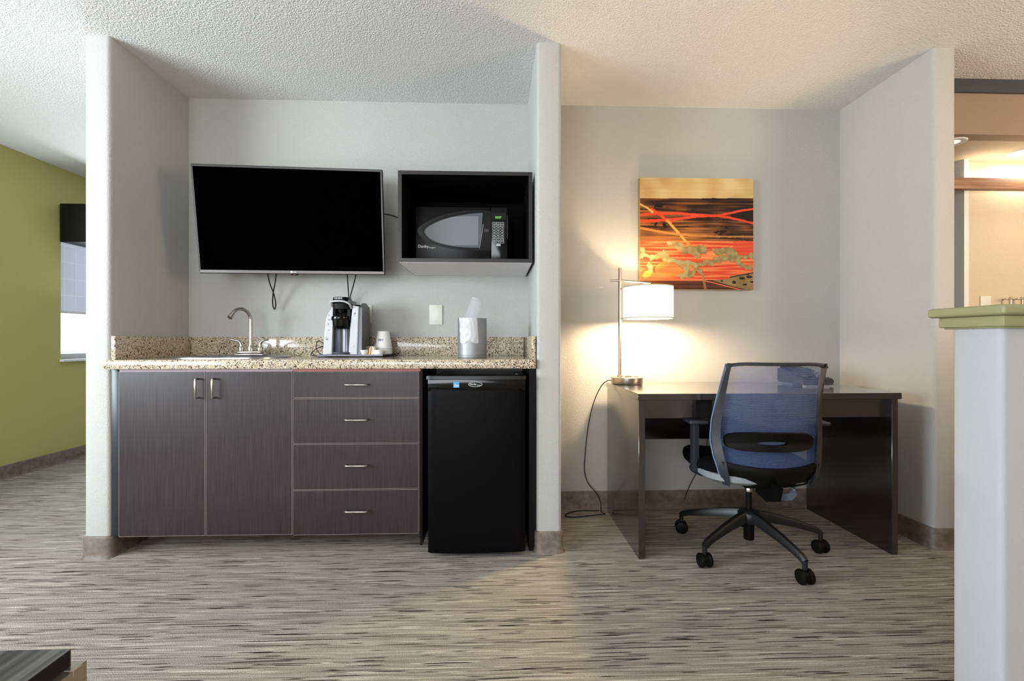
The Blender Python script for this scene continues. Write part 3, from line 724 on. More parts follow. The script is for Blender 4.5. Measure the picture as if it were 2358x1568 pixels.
# ------------------------------------------------------------------ on the counter
tr = thing('serving_tray', 'low dark tray under the coffee maker and cup stack', 'tray', (-.77, 2.72, ZC))
bm = B(); add_box(bm, -.950, -.600, 2.60, 2.84, ZC+.0005, ZC+.006, bev=.002)
finish('tray_base', bm, M['blackgloss'], tr)
bm = B(); tz = ZC+.014
for b_ in ((-.950, -.600, 2.60, 2.606), (-.950, -.600, 2.834, 2.84), (-.950, -.944, 2.606, 2.834)): add_box(bm, b_[0], b_[1], b_[2], b_[3], ZC+.006, tz, bev=.001, seg=1)
finish('rim', bm, mat('tray_rim_reflection_grey', c(120, 122, 130), .35), tr)  # rim grey stands for the reflection on black plastic, put into the colour
bm = B(); add_prism(bm, [(-.600, 2.60), (-.575, 2.63), (-.565, 2.72), (-.575, 2.82), (-.600, 2.84)], ZC+.0005, tz, 'z'); finish('tray_end', bm, M['black'], tr)
TZ = ZC+.0062

cf = thing('coffee_maker', 'silver and black single-serve pod coffee maker on the tray', 'coffee maker', (-.83, 2.67, TZ))
def cz(u, v, Y): return at(720+u/9.225, 670+v/9.225, Y)
YFt = 2.625
def quadprism(bm, front, back):
    A = [bm.verts.new(v) for v in front]; C = [bm.verts.new(v) for v in back]; n = len(A)
    bm.faces.new(A); bm.faces.new(C[::-1])
    for i in range(n): bm.faces.new((A[i], A[(i+1) % n], C[(i+1) % n], C[i]))
def tower(poly, yb, name, m):
    bm = B(); F = [cz(u, v, YFt) for u, v in poly]
    F = [(x, y, max(z, TZ)) for x, y, z in F]
    quadprism(bm, F, [(x, yb, z) for x, y, z in F])
    es = [e for e in bm.edges if all(abs(v.co.y-YFt) < 1e-4 for v in e.verts)]
    bmesh.ops.bevel(bm, geom=es, offset=.003, segments=2, affect='EDGES')
    return finish(name, bm, m, cf)
lt = tower([(212, 1345), (405, 1345), (420, 800), (430, 330), (400, 330), (340, 480), (290, 560), (250, 860)], 2.74, 'left_side_panel', M['silver'])
rt = tower([(760, 1345), (945, 1345), (978, 330), (850, 305), (800, 760)], 2.74, 'right_side_panel', M['silver'])
# dark rear flank of the right tower (water tank side)
bm = B(); x_, z_ = cz(945, 1345, YFt)[0], TZ
add_prism(bm, [(2.632, TZ), (2.80, TZ), (2.80, 1.205), (2.72, 1.225), (2.64, 1.195)], -.742, -.722, 'x'); finish('water_tank', bm, M['silverdark'], cf)
bm = B(); add_box(bm, -.912, -.742, 2.70, 2.80, TZ, 1.215, bev=.01, seg=3); finish('rear_housing', bm, M['black'], cf)
# curved back behind the cup space
bm = B(); n = 16; cxm = (cz(410, 0, YFt)[0]+cz(790, 0, YFt)[0])/2; hwm = .046
zt, zb = 1.13, TZ+.01
L1 = [(cxm+hwm*math.sin(-PI/2+PI*i/n), 2.645+.05*math.cos(-PI/2+PI*i/n)) for i in range(n+1)]
A = [bm.verts.new((x, y, zb)) for x, y in L1]; C = [bm.verts.new((x, y, zt)) for x, y in L1]
for i in range(n): bm.faces.new((A[i], A[i+1], C[i+1], C[i]))
finish('cup_recess', bm, mat('coffee_recess_metal', c(116, 118, 124), .28, metal=.85), cf)
# brew head
hx = cz(600, 0, YFt)[0]
def slab_round(bm, cx, cy, rx, ry, z0, z1, rx2=None, ry2=None, n=28, dy=0, p=.75):
    rx2 = rx2 or rx; ry2 = ry2 or ry
    f = lambda t, q: math.copysign(abs(q)**p, q)
    A = [bm.verts.new((cx+rx*f(0, math.cos(2*PI*i/n)), cy+ry*f(0, math.sin(2*PI*i/n)), z0)) for i in range(n)]
    C = [bm.verts.new((cx+rx2*f(0, math.cos(2*PI*i/n)), cy+dy+ry2*f(0, math.sin(2*PI*i/n)), z1)) for i in range(n)]
    bm.faces.new(A[::-1]); bm.faces.new(C)
    for i in range(n): bm.faces.new((A[i], A[(i+1) % n], C[(i+1) % n], C[i]))
bm = B(); slab_round(bm, hx-.002, 2.655, .050, .062, 1.213, 1.250, .044, .055, dy=.004); hd = finish('brew_head', bm, M['blackgloss'], cf)
q = cz(548, 155, 2.592)
finish('head_side', boxes((hx+.028, hx+.052, 2.62, 2.74, 1.195, 1.235), bev=.006, seg=2), M['silverdark'], cf)
bm = B(); text_into(bm, 'KEURIG', .0125, face_m(q[0], 2.5895, q[2])); finish('logo', bm, M['logowhite'], hd)
bm = B()
lip = [cz(u, v, 2.60-yy) for u, v, yy in ((440, 345, -.03), (392, 290, -.005), (378, 240, .0), (430, 218, .008), (580, 212, .013), (700, 232, .008), (790, 290, .0), (822, 370, -.03))]
add_tube(bm, smooth_path(lip, 5), .0052, 8); finish('handle_lip', bm, M['silver'], hd)
bm = B(); slab_round(bm, hx+.002, 2.650, .043, .050, 1.186, 1.216, .048, .056); add_lathe(bm, [(0, 1.165), (.012, 1.165), (.022, 1.190), (0, 1.19)], hx-.002, 2.64, 14); finish('piercing_block', bm, M['black'], cf)
bm = B(); add_box(bm, hx-.034, hx-.031, 2.625, 2.65, 1.13, 1.20); finish('guide_rail', bm, M['black'], cf); bm = B(); add_box(bm, hx+.03, hx+.046, 2.64, 2.72, 1.10, 1.20); finish('guide_rail', bm, M['black'], cf)
bm = B(); slab_round(bm, hx-.002, 2.642, .024, .030, 1.082, 1.092, .044, .046); slab_round(bm, hx-.002, 2.642, .044, .046, 1.092, 1.128, .046, .050)
bmesh.ops.recalc_face_normals(bm, faces=bm.faces)
add_lathe(bm, [(.046, 1.124), (.049, 1.130), (.046, 1.146), (.036, 1.150), (.030, 1.140), (0, 1.136)], hx-.008, 2.640, 26); ph = finish('pod_holder', bm, M['blackgloss'], cf)
bm = B(); slab_round(bm, hx-.004, 2.640, .023, .024, 1.078, 1.100, .043, .044); add_prism(bm, [(hx-.045, 1.14), (hx+.046, 1.145), (hx+.046, 1.105), (hx+.02, 1.08), (hx-.03, 1.08)], 2.66, 2.72); finish('funnel', bm, M['blackgloss'], cf)
bm = B(); dxm = cz(585, 0, 2.61)[0]
add_lathe(bm, [(0, TZ), (.048, TZ), (.052, TZ+.004), (.058, TZ+.012), (.059, TZ+.018), (.056, TZ+.021), (.045, TZ+.019), (0, TZ+.019)], dxm, 2.66, 36); finish('drip_tray', bm, M['silverdark'], cf)
bm = B(); q = cz(893, 480, YFt-.0008); oo = [(q[0]+.0055*math.cos(2*PI*i/20), q[2]+.0055*math.sin(2*PI*i/20)) for i in range(20)]; ii = [(q[0]+.004*math.cos(2*PI*i/20), q[2]+.004*math.sin(2*PI*i/20)) for i in range(20)]
ring_prism(bm, oo, ii, q[1], q[1]+.0012); add_box(bm, q[0]-.0006, q[0]+.0006, q[1], q[1]+.001, q[2], q[2]+.004); add_box(bm, q[0], q[0]+.003, q[1], q[1]+.001, q[2]-.0006, q[2]+.0006)
for (u, v) in ((908, 373), (900, 425)):
    k = cz(u, v, YFt-.0008); add_box(bm, k[0]-.001, k[0]+.001, k[1], k[1]+.001, k[2]-.001, k[2]+.001)
k = cz(888, 525, YFt-.0008); text_into(bm, 'BREW', .0035, face_m(k[0], k[1]+.0005, k[2]))
finish('button_print', bm, M['ink'], rt)
bm = B(); k = cz(853, 1168, YFt-.0012); add_lathe(bm, [(0, 0), (.0048, 0), (.0048, .002), (0, .003)], 0, 0, 20, mtx=Matrix.Translation(k)@Matrix.Rotation(PI/2, 4, 'X')); finish('power_button', bm, M['steel'], rt)
bm = B()
for u, v, s_ in ((375, 392, .0016), (342, 515, .0035), (348, 615, .0045), (328, 705, .0045), (345, 828, .003), (300, 1020, .0045)):
    bm = B(); k = cz(u, v, YFt-.0008); add_prism(bm, [(k[0]-s_*.8, k[2]+s_*.7), (k[0]+s_, k[2]+s_*.5), (k[0]+s_*.5, k[2]-s_*.8), (k[0]-s_*.4, k[2]-s_*.7)], k[1], k[1]+.001); finish('icon_print', bm, M['icon'], lt)
bm = B()
k = cz(300, 1020, YFt-.0008); oo = [(k[0]-.0065, k[2]-.007), (k[0]+.0055, k[2]-.007), (k[0]+.0065, k[2]+.010), (k[0]-.005, k[2]+.010)]; ii = [(k[0]+(a-k[0])*.9, k[2]+(b_-k[2])*.9) for a, b_ in oo]; ring_prism(bm, oo, ii, k[1], k[1]+.001)
finish('icon_frame', bm, M['icon'], lt)
cable('power_cord', [(-.93, 2.78, ZC+.03), at(735, 785, 2.80), at(728, 800, 2.80), at(738, 815, 2.80), (-.955, 2.79, ZC+.012), (-.985, 2.76, ZC+.003), at(716, 816, 2.70), at(735, 800, 2.77), (-.92, 2.80, ZC+.06)], .0026, '', par=cf)

# paper cups, upside down in a stack
cx_, cy_ = -.6295, 2.745
cg = 'upturned paper cups stacked on the tray'
def upcup(z0, label, first):
    rb, rt_, h = .049, .033, .100
    t = thing('paper_cup', label, 'cup', (cx_, cy_, z0), cg)
    bm = B(); add_lathe(bm, [(rb-.002, z0), (rb, z0), (rb+.0015, z0+.002), (rb+.0015, z0+.0045), (rb-.001, z0+.006), (rt_, z0+h-.002), (rt_-.002, z0+h), (rt_-.004, z0+h-.004), (0, z0+h-.004)], cx_, cy_, 40)
    finish('cup_wall', bm, M['paper'], t)
    return t
for k in range(4): upcup(TZ+.012*k, ['white paper cup at the bottom of the upturned stack on the tray', 'white paper cup second from the bottom of the upturned stack', 'white paper cup second from the top of the upturned stack', 'white paper cup topmost of the upturned stack, printed with a small grey label'][k], k == 0)
topc = [o for o in bpy.data.objects if o.name.startswith('paper_cup') and 'topmost' in o['label']][0]
bm = B(); zz0 = TZ+.036
def cone_pt(a, z, off=.0004):
    h = .100; zl = z-zz0; r_ = (.048+(.033-.048)*((zl-.006)/(h-.008)))+off; return (cx_+r_*math.sin(a), cy_-r_*math.cos(a), z)
for (a0, a1, za, zb_) in ((-.55, .15, zz0+.058, zz0+.0585), (-.55, .15, zz0+.043, zz0+.0435), (-.50, -.32, zz0+.046, zz0+.056), (-.25, -.12, zz0+.046, zz0+.056), (-.06, .0, zz0+.046, zz0+.056), (.06, .12, zz0+.046, zz0+.056), (-.57, -.55, zz0+.043, zz0+.0585), (.15, .17, zz0+.043, zz0+.0585), (-.32, -.25, zz0+.050, zz0+.054)):
    for i in range(4):
        b0 = a0+(a1-a0)*i/4; b1 = a0+(a1-a0)*(i+1)/4
        bm.faces.new([bm.verts.new(cone_pt(*k)) for k in ((b0, za), (b1, za), (b1, zb_), (b0, zb_))])
finish('label_print', bm, M['print'], topc)

# little white dishes with packets
def dish(px0, px1, label, Y, rt_=.5):
    a = at(px0, 0, Y)[0]; b = at(px1, 0, Y)[0]; X = (a+b)/2; R0 = (b-a)/2
    bm = B(); add_lathe(bm, [(0, TZ), (R0*.82, TZ), (R0*.95, TZ+.022), (R0, TZ+.031), (R0*.96, TZ+.032), (R0*.88, TZ+.022), (R0*.75, TZ+.004), (0, TZ+.004)], X, Y, 32)
    o = finish('condiment_dish', bm, M['white']); tag(o, label, 'dish', 'small white dishes on the tray'); recentre(o, (X, Y, TZ)); return X
dish(826.5, 848, 'small white round dish right beside the coffee maker', 2.655)
dish(859, 884, 'small white round dish in front of the paper cup stack', 2.655)
for i, (px, tilt_, col, nm, ht) in enumerate(((846, .06, c(226, 206, 80), 'yellow', .030), (850.5, .16, c(236, 236, 228), 'white', .046), (852.5, .12, c(226, 148, 74), 'orange', .052), (855.5, .14, c(240, 214, 178), 'cream', .052), (858.5, .2, c(236, 236, 232), 'pale grey', .048))):
    X = at(px, 0, 2.66)[0]; bm = B(); add_box(bm, -.0032, .0032, -.018, .018, 0, ht, bev=.001, seg=1, mtx=Matrix.Translation((X, 2.664+.003*(i % 2), TZ)) @ Matrix.Rotation(tilt_, 4, 'Y'))
    o = finish('sugar_packet', bm, mat('packet_'+nm.replace(' ', '_'), col, .6)); tag(o, '%s sugar packet standing between the two white dishes' % nm, 'packet', 'sugar packets standing on the tray'); recentre(o, (X, 2.664, TZ))
bm = B(); add_prism(bm, [(at(838, 0, 2.72)[0], TZ), (at(862, 0, 2.72)[0], TZ), (at(864, 0, 2.72)[0], TZ+.054), (at(836, 0, 2.72)[0], TZ+.050)], 2.715, 2.72)
o = finish('plastic_packet', bm, M['clear']); tag(o, 'clear plastic packet standing behind the sugar packets', 'packet'); recentre(o, (-.67, 2.715, TZ))

# ice bucket with plastic liner and cup
bx, by, br_ = -.1165, 2.535, .0768
ib = thing('ice_bucket', 'round brushed silver ice bucket on the right of the counter', 'ice bucket', (bx, by, ZC))
bm = B(); z = ZC+.0005
add_lathe(bm, [(0, z), (br_-.002, z), (br_, z+.002), (br_, z+.0095), (br_-.003, z+.0105), (br_-.003, z+.012), (br_, z+.013), (br_, z+.203), (br_-.001, z+.206), (br_-.005, z+.206), (br_-.006, z+.203), (br_-.006, z+.02), (0, z+.018)], bx, by, 64)
finish('shell', bm, M['bucket'], ib)
bm = B(); ncol, nrow = 26, 22; g = []
for j in range(nrow+1):
    row = []
    for i in range(ncol+1):
        u = i/ncol; v = j/nrow; ang = -.86+u*1.22+.10*v
        zz = z+.206-.125*v-.012*v*math.sin(u*9)*.6
        rad = br_+.0035+.0045*(1-u*.7)*(noise.noise(Vector((u*6, v*5, 1)))+.8)+.0022*(1-u*.8)*noise.noise(Vector((u*22, v*18, 3)))
        row.append(bm.verts.new((bx+rad*math.sin(ang), by-rad*math.cos(ang), zz)))
    g.append(row)
for j in range(nrow):
    for i in range(ncol): bm.faces.new((g[j][i], g[j][i+1], g[j+1][i+1], g[j+1][i]))
o = finish('bag_liner', bm, M['bag'], ang=80); tag(o, 'crinkled clear plastic bag draped over the ice bucket front', 'plastic bag'); recentre(o, (bx, by-br_, z+.2))
bm = B(); a = Vector((bx-.012, by-.01, z+.195)); bq = Vector(at(1098, 689, by)); dd_ = (bq-a)
add_lathe(bm, [(.036, -.06), (.0355, 0), (.0315, .05), (.0285, dd_.length), (.027, dd_.length+.001), (.0265, dd_.length-.006), (0, dd_.length-.006)], 0, 0, 32, mtx=Matrix.Translation(a) @ dd_.to_track_quat('Z', 'Y').to_matrix().to_4x4())
o = finish('plastic_cup', bm, M['clear']); tag(o, 'clear plastic cup tilted upside down in the ice bucket', 'cup'); recentre(o, tuple(a))

# outlets
a = at(831, 703, YB); b = at(857, 744.5, YB); xo = (b[0]-.070, b[0])
ol = thing('wall_outlet', 'white outlet plate with red button and black plug behind the coffee maker', 'outlet', (xo[0]+.035, YB, b[2]))
finish('cover_plate', boxes((xo[0], xo[1], YB-.006, YB-.0005, b[2], a[2]), bev=.002), M['almond'], ol)
k = at(839.5, 724, YB-.008); finish('receptacle', boxes((k[0]-.017, k[0]+.017, YB-.009, YB-.005, k[2]-.034, k[2]+.034), bev=.001), M['almond'], ol)
finish('reset_button', boxes((k[0]-.006, k[0]+.006, YB-.011, YB-.008, k[2]+.006, k[2]+.010)), M['red'], ol)
bm = B()
for s_ in (-.005, .005): add_box(bm, k[0]+s_-.0008, k[0]+s_+.0008, YB-.0095, YB-.008, k[2]+.021, k[2]+.029)
add_box(bm, k[0]-.0045, k[0]+.0045, YB-.011, YB-.008, k[2]-.003, k[2]+.001); finish('slots', bm, M['ink'], ol)
pg = B(); add_box(pg, k[0]-.012, k[0]+.010, YB-.040, YB-.0085, k[2]-.028, k[2]-.008, bev=.004); o = finish('power_plug', pg, M['black']); tag(o, 'black plug in the lower socket of the wall outlet', 'plug'); recentre(o, (k[0], YB-.04, k[2]-.02))
a = at(989, 702, YB); b = at(1019, 748, YB)
o = finish('cover_plate', boxes((a[0], b[0], YB-.007, YB-.0005, b[2], a[2]), bev=.002), M['almond']); tag(o, 'blank off-white wall plate between coffee maker and ice bucket', 'wall plate'); recentre(o, (a[0], YB, b[2]))
bm = B()
for zz in (a[2]-.02, b[2]+.02):
    bm = B(); add_lathe(bm, [(0, 0), (.0025, 0), (.002, .0008), (0, .001)], 0, 0, 10, mtx=Matrix.Translation(((a[0]+b[0])/2, YB-.0068, zz))@Matrix.Rotation(PI/2, 4, 'X'))
    finish('screw', bm, M['steel'], o)

# ------------------------------------------------------------------ painting
px0, pz1 = at(1473.5, 408, 2.84)[0], at(1473, 408, 2.84)[2]; px1, pz0 = at(1735, 667, 2.84)[0], at(1735, 667, 2.84)[2]
pa = thing('painting', 'square abstract canvas in orange, brown and tan on the wall above the desk', 'painting', ((px0+px1)/2, YB, pz0))
finish('canvas', boxes((px0, px1, 2.8412, YB-.001, pz0, pz1), bev=.003), M['canvasside'], pa)
def pdist(x, y, L):
    best = 9; 
    for (x0, y0), (x1, y1) in zip(L, L[1:]):
        dx, dy = x1-x0, y1-y0; t = max(0, min(1, ((x-x0)*dx+(y-y0)*dy)/(dx*dx+dy*dy))); best = min(best, math.hypot(x-x0-t*dx, y-y0-t*dy))
    return best
redA = [(0, .335), (.12, .325), (.33, .318), (.52, .333), (.66, .340), (.80, .312), (.9, .287), (1, .272)]
redB = [(0, .392), (.15, .385), (.32, .370), (.5, .345), (.66, .335), (.78, .352), (.88, .372), (1, .404)]
redC = [(.10, .285), (.18, .335), (.23, .385), (.27, .40)]
tanA = [(0, .238), (.06, .270), (.11, .310)]; tanB = [(.24, .385), (.30, .45), (.36, .52), (.43, .60)]; tanC = [(0, .452), (.12, .475), (.3, .503), (.45, .516), (.7, .524), (1, .523)]
grn = [([(0, .69), (.1, .715), (.2, .69), (.27, .735), (.36, .765), (.48, .775), (.6, .765), (.72, .72), (.85, .72), (1, .69)], .022), ([(.25, .565), (.34, .60), (.39, .66), (.42, .63), (.47, .66), (.49, .70), (.52, .63), (.56, .655)], .026), ([(.68, .665), (.76, .65), (.82, .68)], .030), ([(.35, .78), (.42, .82), (.40, .88), (.36, .885), (.45, .86)], .024), ([(.85, .73), (.89, .78), (.97, .80)], .020), ([(.06, .76), (.09, .80), (.09, .85), (.04, .87)], .016), ([(.50, .78), (.54, .85)], .014), ([(.02, .66), (.03, .70)], .03), ([(.19, .68), (.22, .72)], .02)]
spots = [(.90, .90, .026, .012), (.965, .885, .03, .013), (.95, .862, .02, .007), (.83, .935, .016, .012), (.925, .955, .018, .010), (.99, .93, .02, .008), (.72, .925, .012, .007), (.88, .885, .005, .005)]
def mixl(a, b, t): t = max(0, min(1, t)); return tuple(a[i]+(b[i]-a[i])*t for i in range(3))
def paint(u, v):
    n1 = noise.noise(Vector((u*3, v*55, 0))); n2 = noise.noise(Vector((u*7, v*7, 4))); n3 = noise.noise(Vector((u*26, v*26, 8))); n4 = noise.noise(Vector((u*5, v*120, 12))); n5 = noise.noise(Vector((u*60, v*60, 2)))
    vv = v+.004*n2
    if vv < .188-.012*u: col = mixl((206, 184, 132), (186, 154, 98), .5+n2*.9+n1*.25)
    elif vv < .562:
        k = .5+.9*n1+.35*n2+(u-.45)*.55-(vv-.35)*1.2
        for yb, s_ in ((.29, .006), (.37, .008), (.435, .006)):
            if abs(vv-yb) < s_*(.6+n2): k += .6
        col = mixl((146, 92, 44), (28, 10, 6), k)
        if u > .8 and .28 < vv < .38: col = (20, 8, 6)
        if (abs(u-.18)+abs(vv-.26)*2.5 < .09 or abs(u-.2)+abs(vv-.41)*2 < .11 or abs(u-.76)+abs(vv-.485)*2.5 < .12) and n3+n4 > .12: col = (14, 8, 6)
    elif vv < (.917 if u < .55 else .917+.0*u):
        k = .5+1.0*n1+.5*n4
        col = mixl((204, 58, 32), (224, 128, 74), .5+1.5*n1+.9*n4)
        if math.hypot((u-.27)/.17, (v-.81)/.07) < 1+n2: col = mixl(col, (234, 150, 70), .6)
        if math.hypot((u-.62)/.09, (v-.69)/.035) < 1+n2: col = mixl(col, (238, 170, 96), .6)
        if u > .82 and v < .70: col = mixl(col, (206, 62, 36), .6)
    else: col = mixl((112, 56, 32), (60, 28, 18), .5+n1)
    if .57 < vv < .91:
        for L, r_ in grn:
            d = pdist(u, v, L)+.024*n3+.020*n2+.008*n5-.002
            if d < r_: col = mixl((158, 142, 90), (128, 112, 70), .5+1.2*n3); col = mixl(col, (172, 170, 120), .6*(1 if u < .5 and n2 > .1 else 0)); break
            elif d < r_+.004: col = mixl(col, (150, 80, 46), .5)
        if pdist(u, v, [(.05, .845), (.09, .85), (.08, .88), (.03, .885), (.05, .87)]) < .008+.012*n3: col = (196, 160, 50)
    if (v > .975-.125*(u-.6)/.4 and u > .58 and v < .93+.0) or (u > .70 and v > 1.0-.15*(u-.1)/.9+.0 and v < .905+.33*(u-.55)*.5):
        pass
    edge = .865+(1-u)*.16
    if u > .62 and v > edge-.02*(u > .8) and v < .918+(u-.62)*.26:
        col = mixl((150, 128, 82), (118, 92, 52), .5+n2)
        for sx, sy, rx, ry in spots:
            if math.hypot((u-sx)/rx, (v-sy)/ry) < 1+.25*n3: col = (24, 16, 12)
    if u > .79 and abs(v-(.892-.045*(u-.79)/.21)) < .0045: col = (34, 20, 16)
    if u > .6 and v >= .918+(u-.62)*.26: col = mixl((96, 48, 30), (56, 26, 18), .5+n1)
    if abs(v-(.918+max(0, u-.55)*.25)) < .004 and u < .93: col = (226, 120, 70)
    for L, r_, cc in ((redA, .0125-.004*u, (214, 66, 38)), (redB, .013-.004*u, (210, 62, 36)), (redC, .013, (212, 66, 38)), (tanA, .009, (206, 160, 84)), (tanB, .011, (196, 146, 62)), (tanC, .011-.004*u, (176, 118, 56))):
        if L is redC or True:
            if pdist(u, v, L) < r_+.003*n3: col = cc
    if pdist(u, v, [(.56, .915), (.575, 1)]) < .011: col = (150, 100, 66)
    if pdist(u, v, [(.55, .86), (.56, .92)]) < .010+.008*n3: col = (168, 120, 76)
    return col
NP = 300
bm = B(); lay = bm.loops.layers.float_color.new('Col')
V = [[bm.verts.new((px0+.001+(px1-px0-.002)*i/NP, 2.8402, pz1-.001-(pz1-pz0-.002)*j/NP)) for i in range(NP+1)] for j in range(NP+1)]
for j in range(NP):
    for i in range(NP):
        f = bm.faces.new((V[j][i], V[j][i+1], V[j+1][i+1], V[j+1][i])); q = paint((i+.5)/NP, (j+.5)/NP); q = c(*[max(0, min(255, x)) for x in q])
        for l in f.loops: l[lay] = q
pm = mat('abstract_paint', (1, 1, 1, 1), .5, spec=.25); nt, p_ = nodes(pm); at_ = nt.nodes.new('ShaderNodeVertexColor'); at_.layer_name = 'Col'; nt.links.new(at_.outputs[0], p_.inputs['Base Color'])
finish('paint_layer', bm, pm, pa, recalc=False)

# ------------------------------------------------------------------ desk
dk = thing('desk', 'dark espresso wooden writing desk with panel legs against the back wall', 'desk', (1.29, 2.5, 0))
DX0, DX1, DY0, DY1, DZ = .664, 1.924, 2.185, 2.815, .768
finish('desktop', boxes((DX0, DX1, DY0, DY1, DZ-.030, DZ), bev=.0015, seg=1), M['deskwood'], dk)
finish('side_panel', boxes((DX0+.006, DX0+.036, DY0+.008, DY1-.004, 0, DZ-.030), bev=.0012, seg=1), M['deskwood'], dk)
finish('side_panel', boxes((DX1-.042, DX1-.012, DY0+.008, DY1-.004, 0, DZ-.030), bev=.0012, seg=1), M['deskwood'], dk)
finish('apron', boxes((DX0+.036, DX1-.042, DY0+.045, DY0+.063, .648, DZ-.030)), M['deskwood'], dk)
finish('modesty_panel', boxes((DX0+.036, DX1-.042, DY1-.10, DY1-.082, .448, DZ-.030)), M['deskwood'], dk)
finish('apron_block', boxes((.955, 1.03, DY0+.038, DY0+.045, .648, DZ-.030)), M['panelblack'], dk)

# ------------------------------------------------------------------ lamp
LX, LY = at(1427, 0, 2.695)[0], 2.695
lp = thing('table_lamp', 'brushed nickel desk lamp with lit white drum shade on a side arm', 'lamp', (LX, LY, DZ))
bxc = at(1443.5, 0, 2.695)[0]
bm = B(); add_lathe(bm, [(0, DZ), (.086, DZ), (.088, DZ+.003), (.0885, DZ+.034), (.091, DZ+.035), (.091, DZ+.0385), (.089, DZ+.040), (0, DZ+.040)], bxc, 2.695, 56); lb = finish('base', bm, M['nickel'], lp)
for dx, dy, w2 in ((.002, -.02, .016), (.018, .03, .016), (.052, .0, .012)):
    bm = B(); add_box(bm, bxc+dx-w2, bxc+dx+w2, 2.695+dy-.010, 2.695+dy+.010, DZ+.0395, DZ+.0425, bev=.001, seg=1)
    finish('socket', bm, M['ink'], lb)
bm = B(); add_tube(bm, [(LX, LY, DZ+.038), (LX+.002, LY, 1.428)], .0095, 18); add_lathe(bm, [(.015, DZ+.039), (.015, DZ+.048), (.010, DZ+.05)], LX, LY, 20); finish('pole', bm, M['nickel'], lp)
a = at(1406, 646, 2.70); b = at(1501, 645, 2.60)
SHX, SHY = at(1492, 0, 2.622)[0], 2.622; shr = .135
zt, zb = at(0, 655, 2.622)[2], at(0, 730, 2.622)[2]
bm = B(); add_tube(bm, [(LX-.052, LY+.012, a[2]), (LX+.006, LY-.004, a[2]), (SHX+.015, SHY, zt+.022)], .0062, 12); finish('arm', bm, M['nickel'], lp)
bm = B(); add_tube(bm, [(SHX, SHY, zt+.024), (SHX, SHY, zt-.03)], .006, 10)
for k in range(3): an = 2*PI*k/3+.4; add_tube(bm, [(SHX, SHY, zt+.004), (SHX+(shr-.002)*math.cos(an), SHY+(shr-.002)*math.sin(an), zt-.003)], .0018, 6)
finish('spider', bm, M['nickel'], lp)
bm = B(); n = 64
for r_, rev in ((shr, 0), (shr-.002, 1)):
    A = [bm.verts.new((SHX+r_*math.cos(2*PI*i/n), SHY+r_*math.sin(2*PI*i/n), zb)) for i in range(n)]; C = [bm.verts.new((SHX+r_*math.cos(2*PI*i/n), SHY+r_*math.sin(2*PI*i/n), zt)) for i in range(n)]
    for i in range(n): bm.faces.new((A[i], A[(i+1) % n], C[(i+1) % n], C[i]))
ls = finish('lamp_shade', bm, M['shade'], lp, recalc=False)
bm = B()
for z in (zb, zt):
    bm = B(); add_lathe(bm, [(shr+.0008, z-.003), (shr+.0012, z), (shr+.0008, z+.003), (shr-.003, z+.003), (shr-.003, z-.003), (shr+.0008, z-.003)], SHX, SHY, n)
    finish('shade_trim', bm, M['shadetrim'], ls)
bm = B(); add_lathe(bm, [(0, zt-.12), (.02, zt-.112), (.03, zt-.09), (.024, zt-.065), (.013, zt-.05), (.013, zt-.025), (0, zt-.025)], SHX, SHY, 20); finish('bulb', bm, M['bulb'], lp)
point('table_lamp_light', (SHX, SHY, zt-.135), 46, (1, .72, .42), .035)
cable('cord', [(bxc-.088, 2.70, DZ+.018), at(1400, 876, 2.74), at(1384, 890, 2.77)]+pth([(1366, 930, 2.80), (1354, 985, 2.83), (1347, 1050, 2.84), (1346, 1085, 2.84), (1354, 1112, 2.835), (1372, 1134, 2.83), (1383, 1156, 2.82)])+[(x, y, .004) for x, y in ((.632, 2.800), (.648, 2.765), (.60, 2.755), (.52, 2.73), (.445, 2.72), (.41, 2.745), (.44, 2.79), (.52, 2.825), (.62, 2.815))], .0028, '', par=lp)

# phone
ph_ = thing('desk_phone', 'black desk telephone on the desk seen through the chair mesh', 'telephone', (1.71, 2.58, DZ))
bm = B(); add_prism(bm, [(2.46, DZ+.012), (2.70, DZ+.012), (2.70, DZ+.088), (2.66, DZ+.092), (2.46, DZ+.042)], 1.632, 1.795, 'x')
es = list(bm.edges); bmesh.ops.bevel(bm, geom=es, offset=.004, segments=2, affect='EDGES')
finish('body', bm, mat('phone_black', c(20, 22, 26), .35), ph_)
bm = B(); add_prism(bm, [(2.60, DZ), (2.70, DZ), (2.70, DZ+.014), (2.60, DZ+.014)], 1.66, 1.78, 'x'); add_prism(bm, [(2.47, DZ), (2.50, DZ), (2.50, DZ+.013), (2.47, DZ+.013)], 1.65, 1.78, 'x'); finish('foot', bm, mat('phone_foot', c(120, 124, 132), .4), ph_)
bm = B(); add_sweep(bm, smooth_path([(1.665, 2.45, DZ+.052), (1.665, 2.48, DZ+.070), (1.665, 2.56, DZ+.092), (1.665, 2.64, DZ+.108), (1.665, 2.675, DZ+.102)], 4), rect(.042, .022)); add_box(bm, 1.642, 1.688, 2.445, 2.485, DZ+.042, DZ+.066, bev=.006); add_box(bm, 1.642, 1.688, 2.64, 2.69, DZ+.086, DZ+.112, bev=.006); finish('handset', bm, M['blackgloss'], ph_)
bm = B()
for i in range(4):
    for j in range(3): y = 2.50+.026*i; x = 1.715+.028*j; z = DZ+.042+(y-2.46)*.25; add_box(bm, x-.011, x+.011, y-.008, y+.008, z-.002, z+.004, bev=.001, seg=1)
finish('keypad', bm, mat('phone_keys', c(150, 156, 166), .5), ph_)
co = []; 
for i in range(150):
    t = i/149; an = i*.95; px_ = 1.79+.065*math.sin(t*PI*1.15); py_ = 2.60-.05*t*2; pz_ = DZ+.012+.045*(1-t)**2
    co.append((px_+.006*math.cos(an), py_+.002*t, pz_+.006*math.sin(an)))
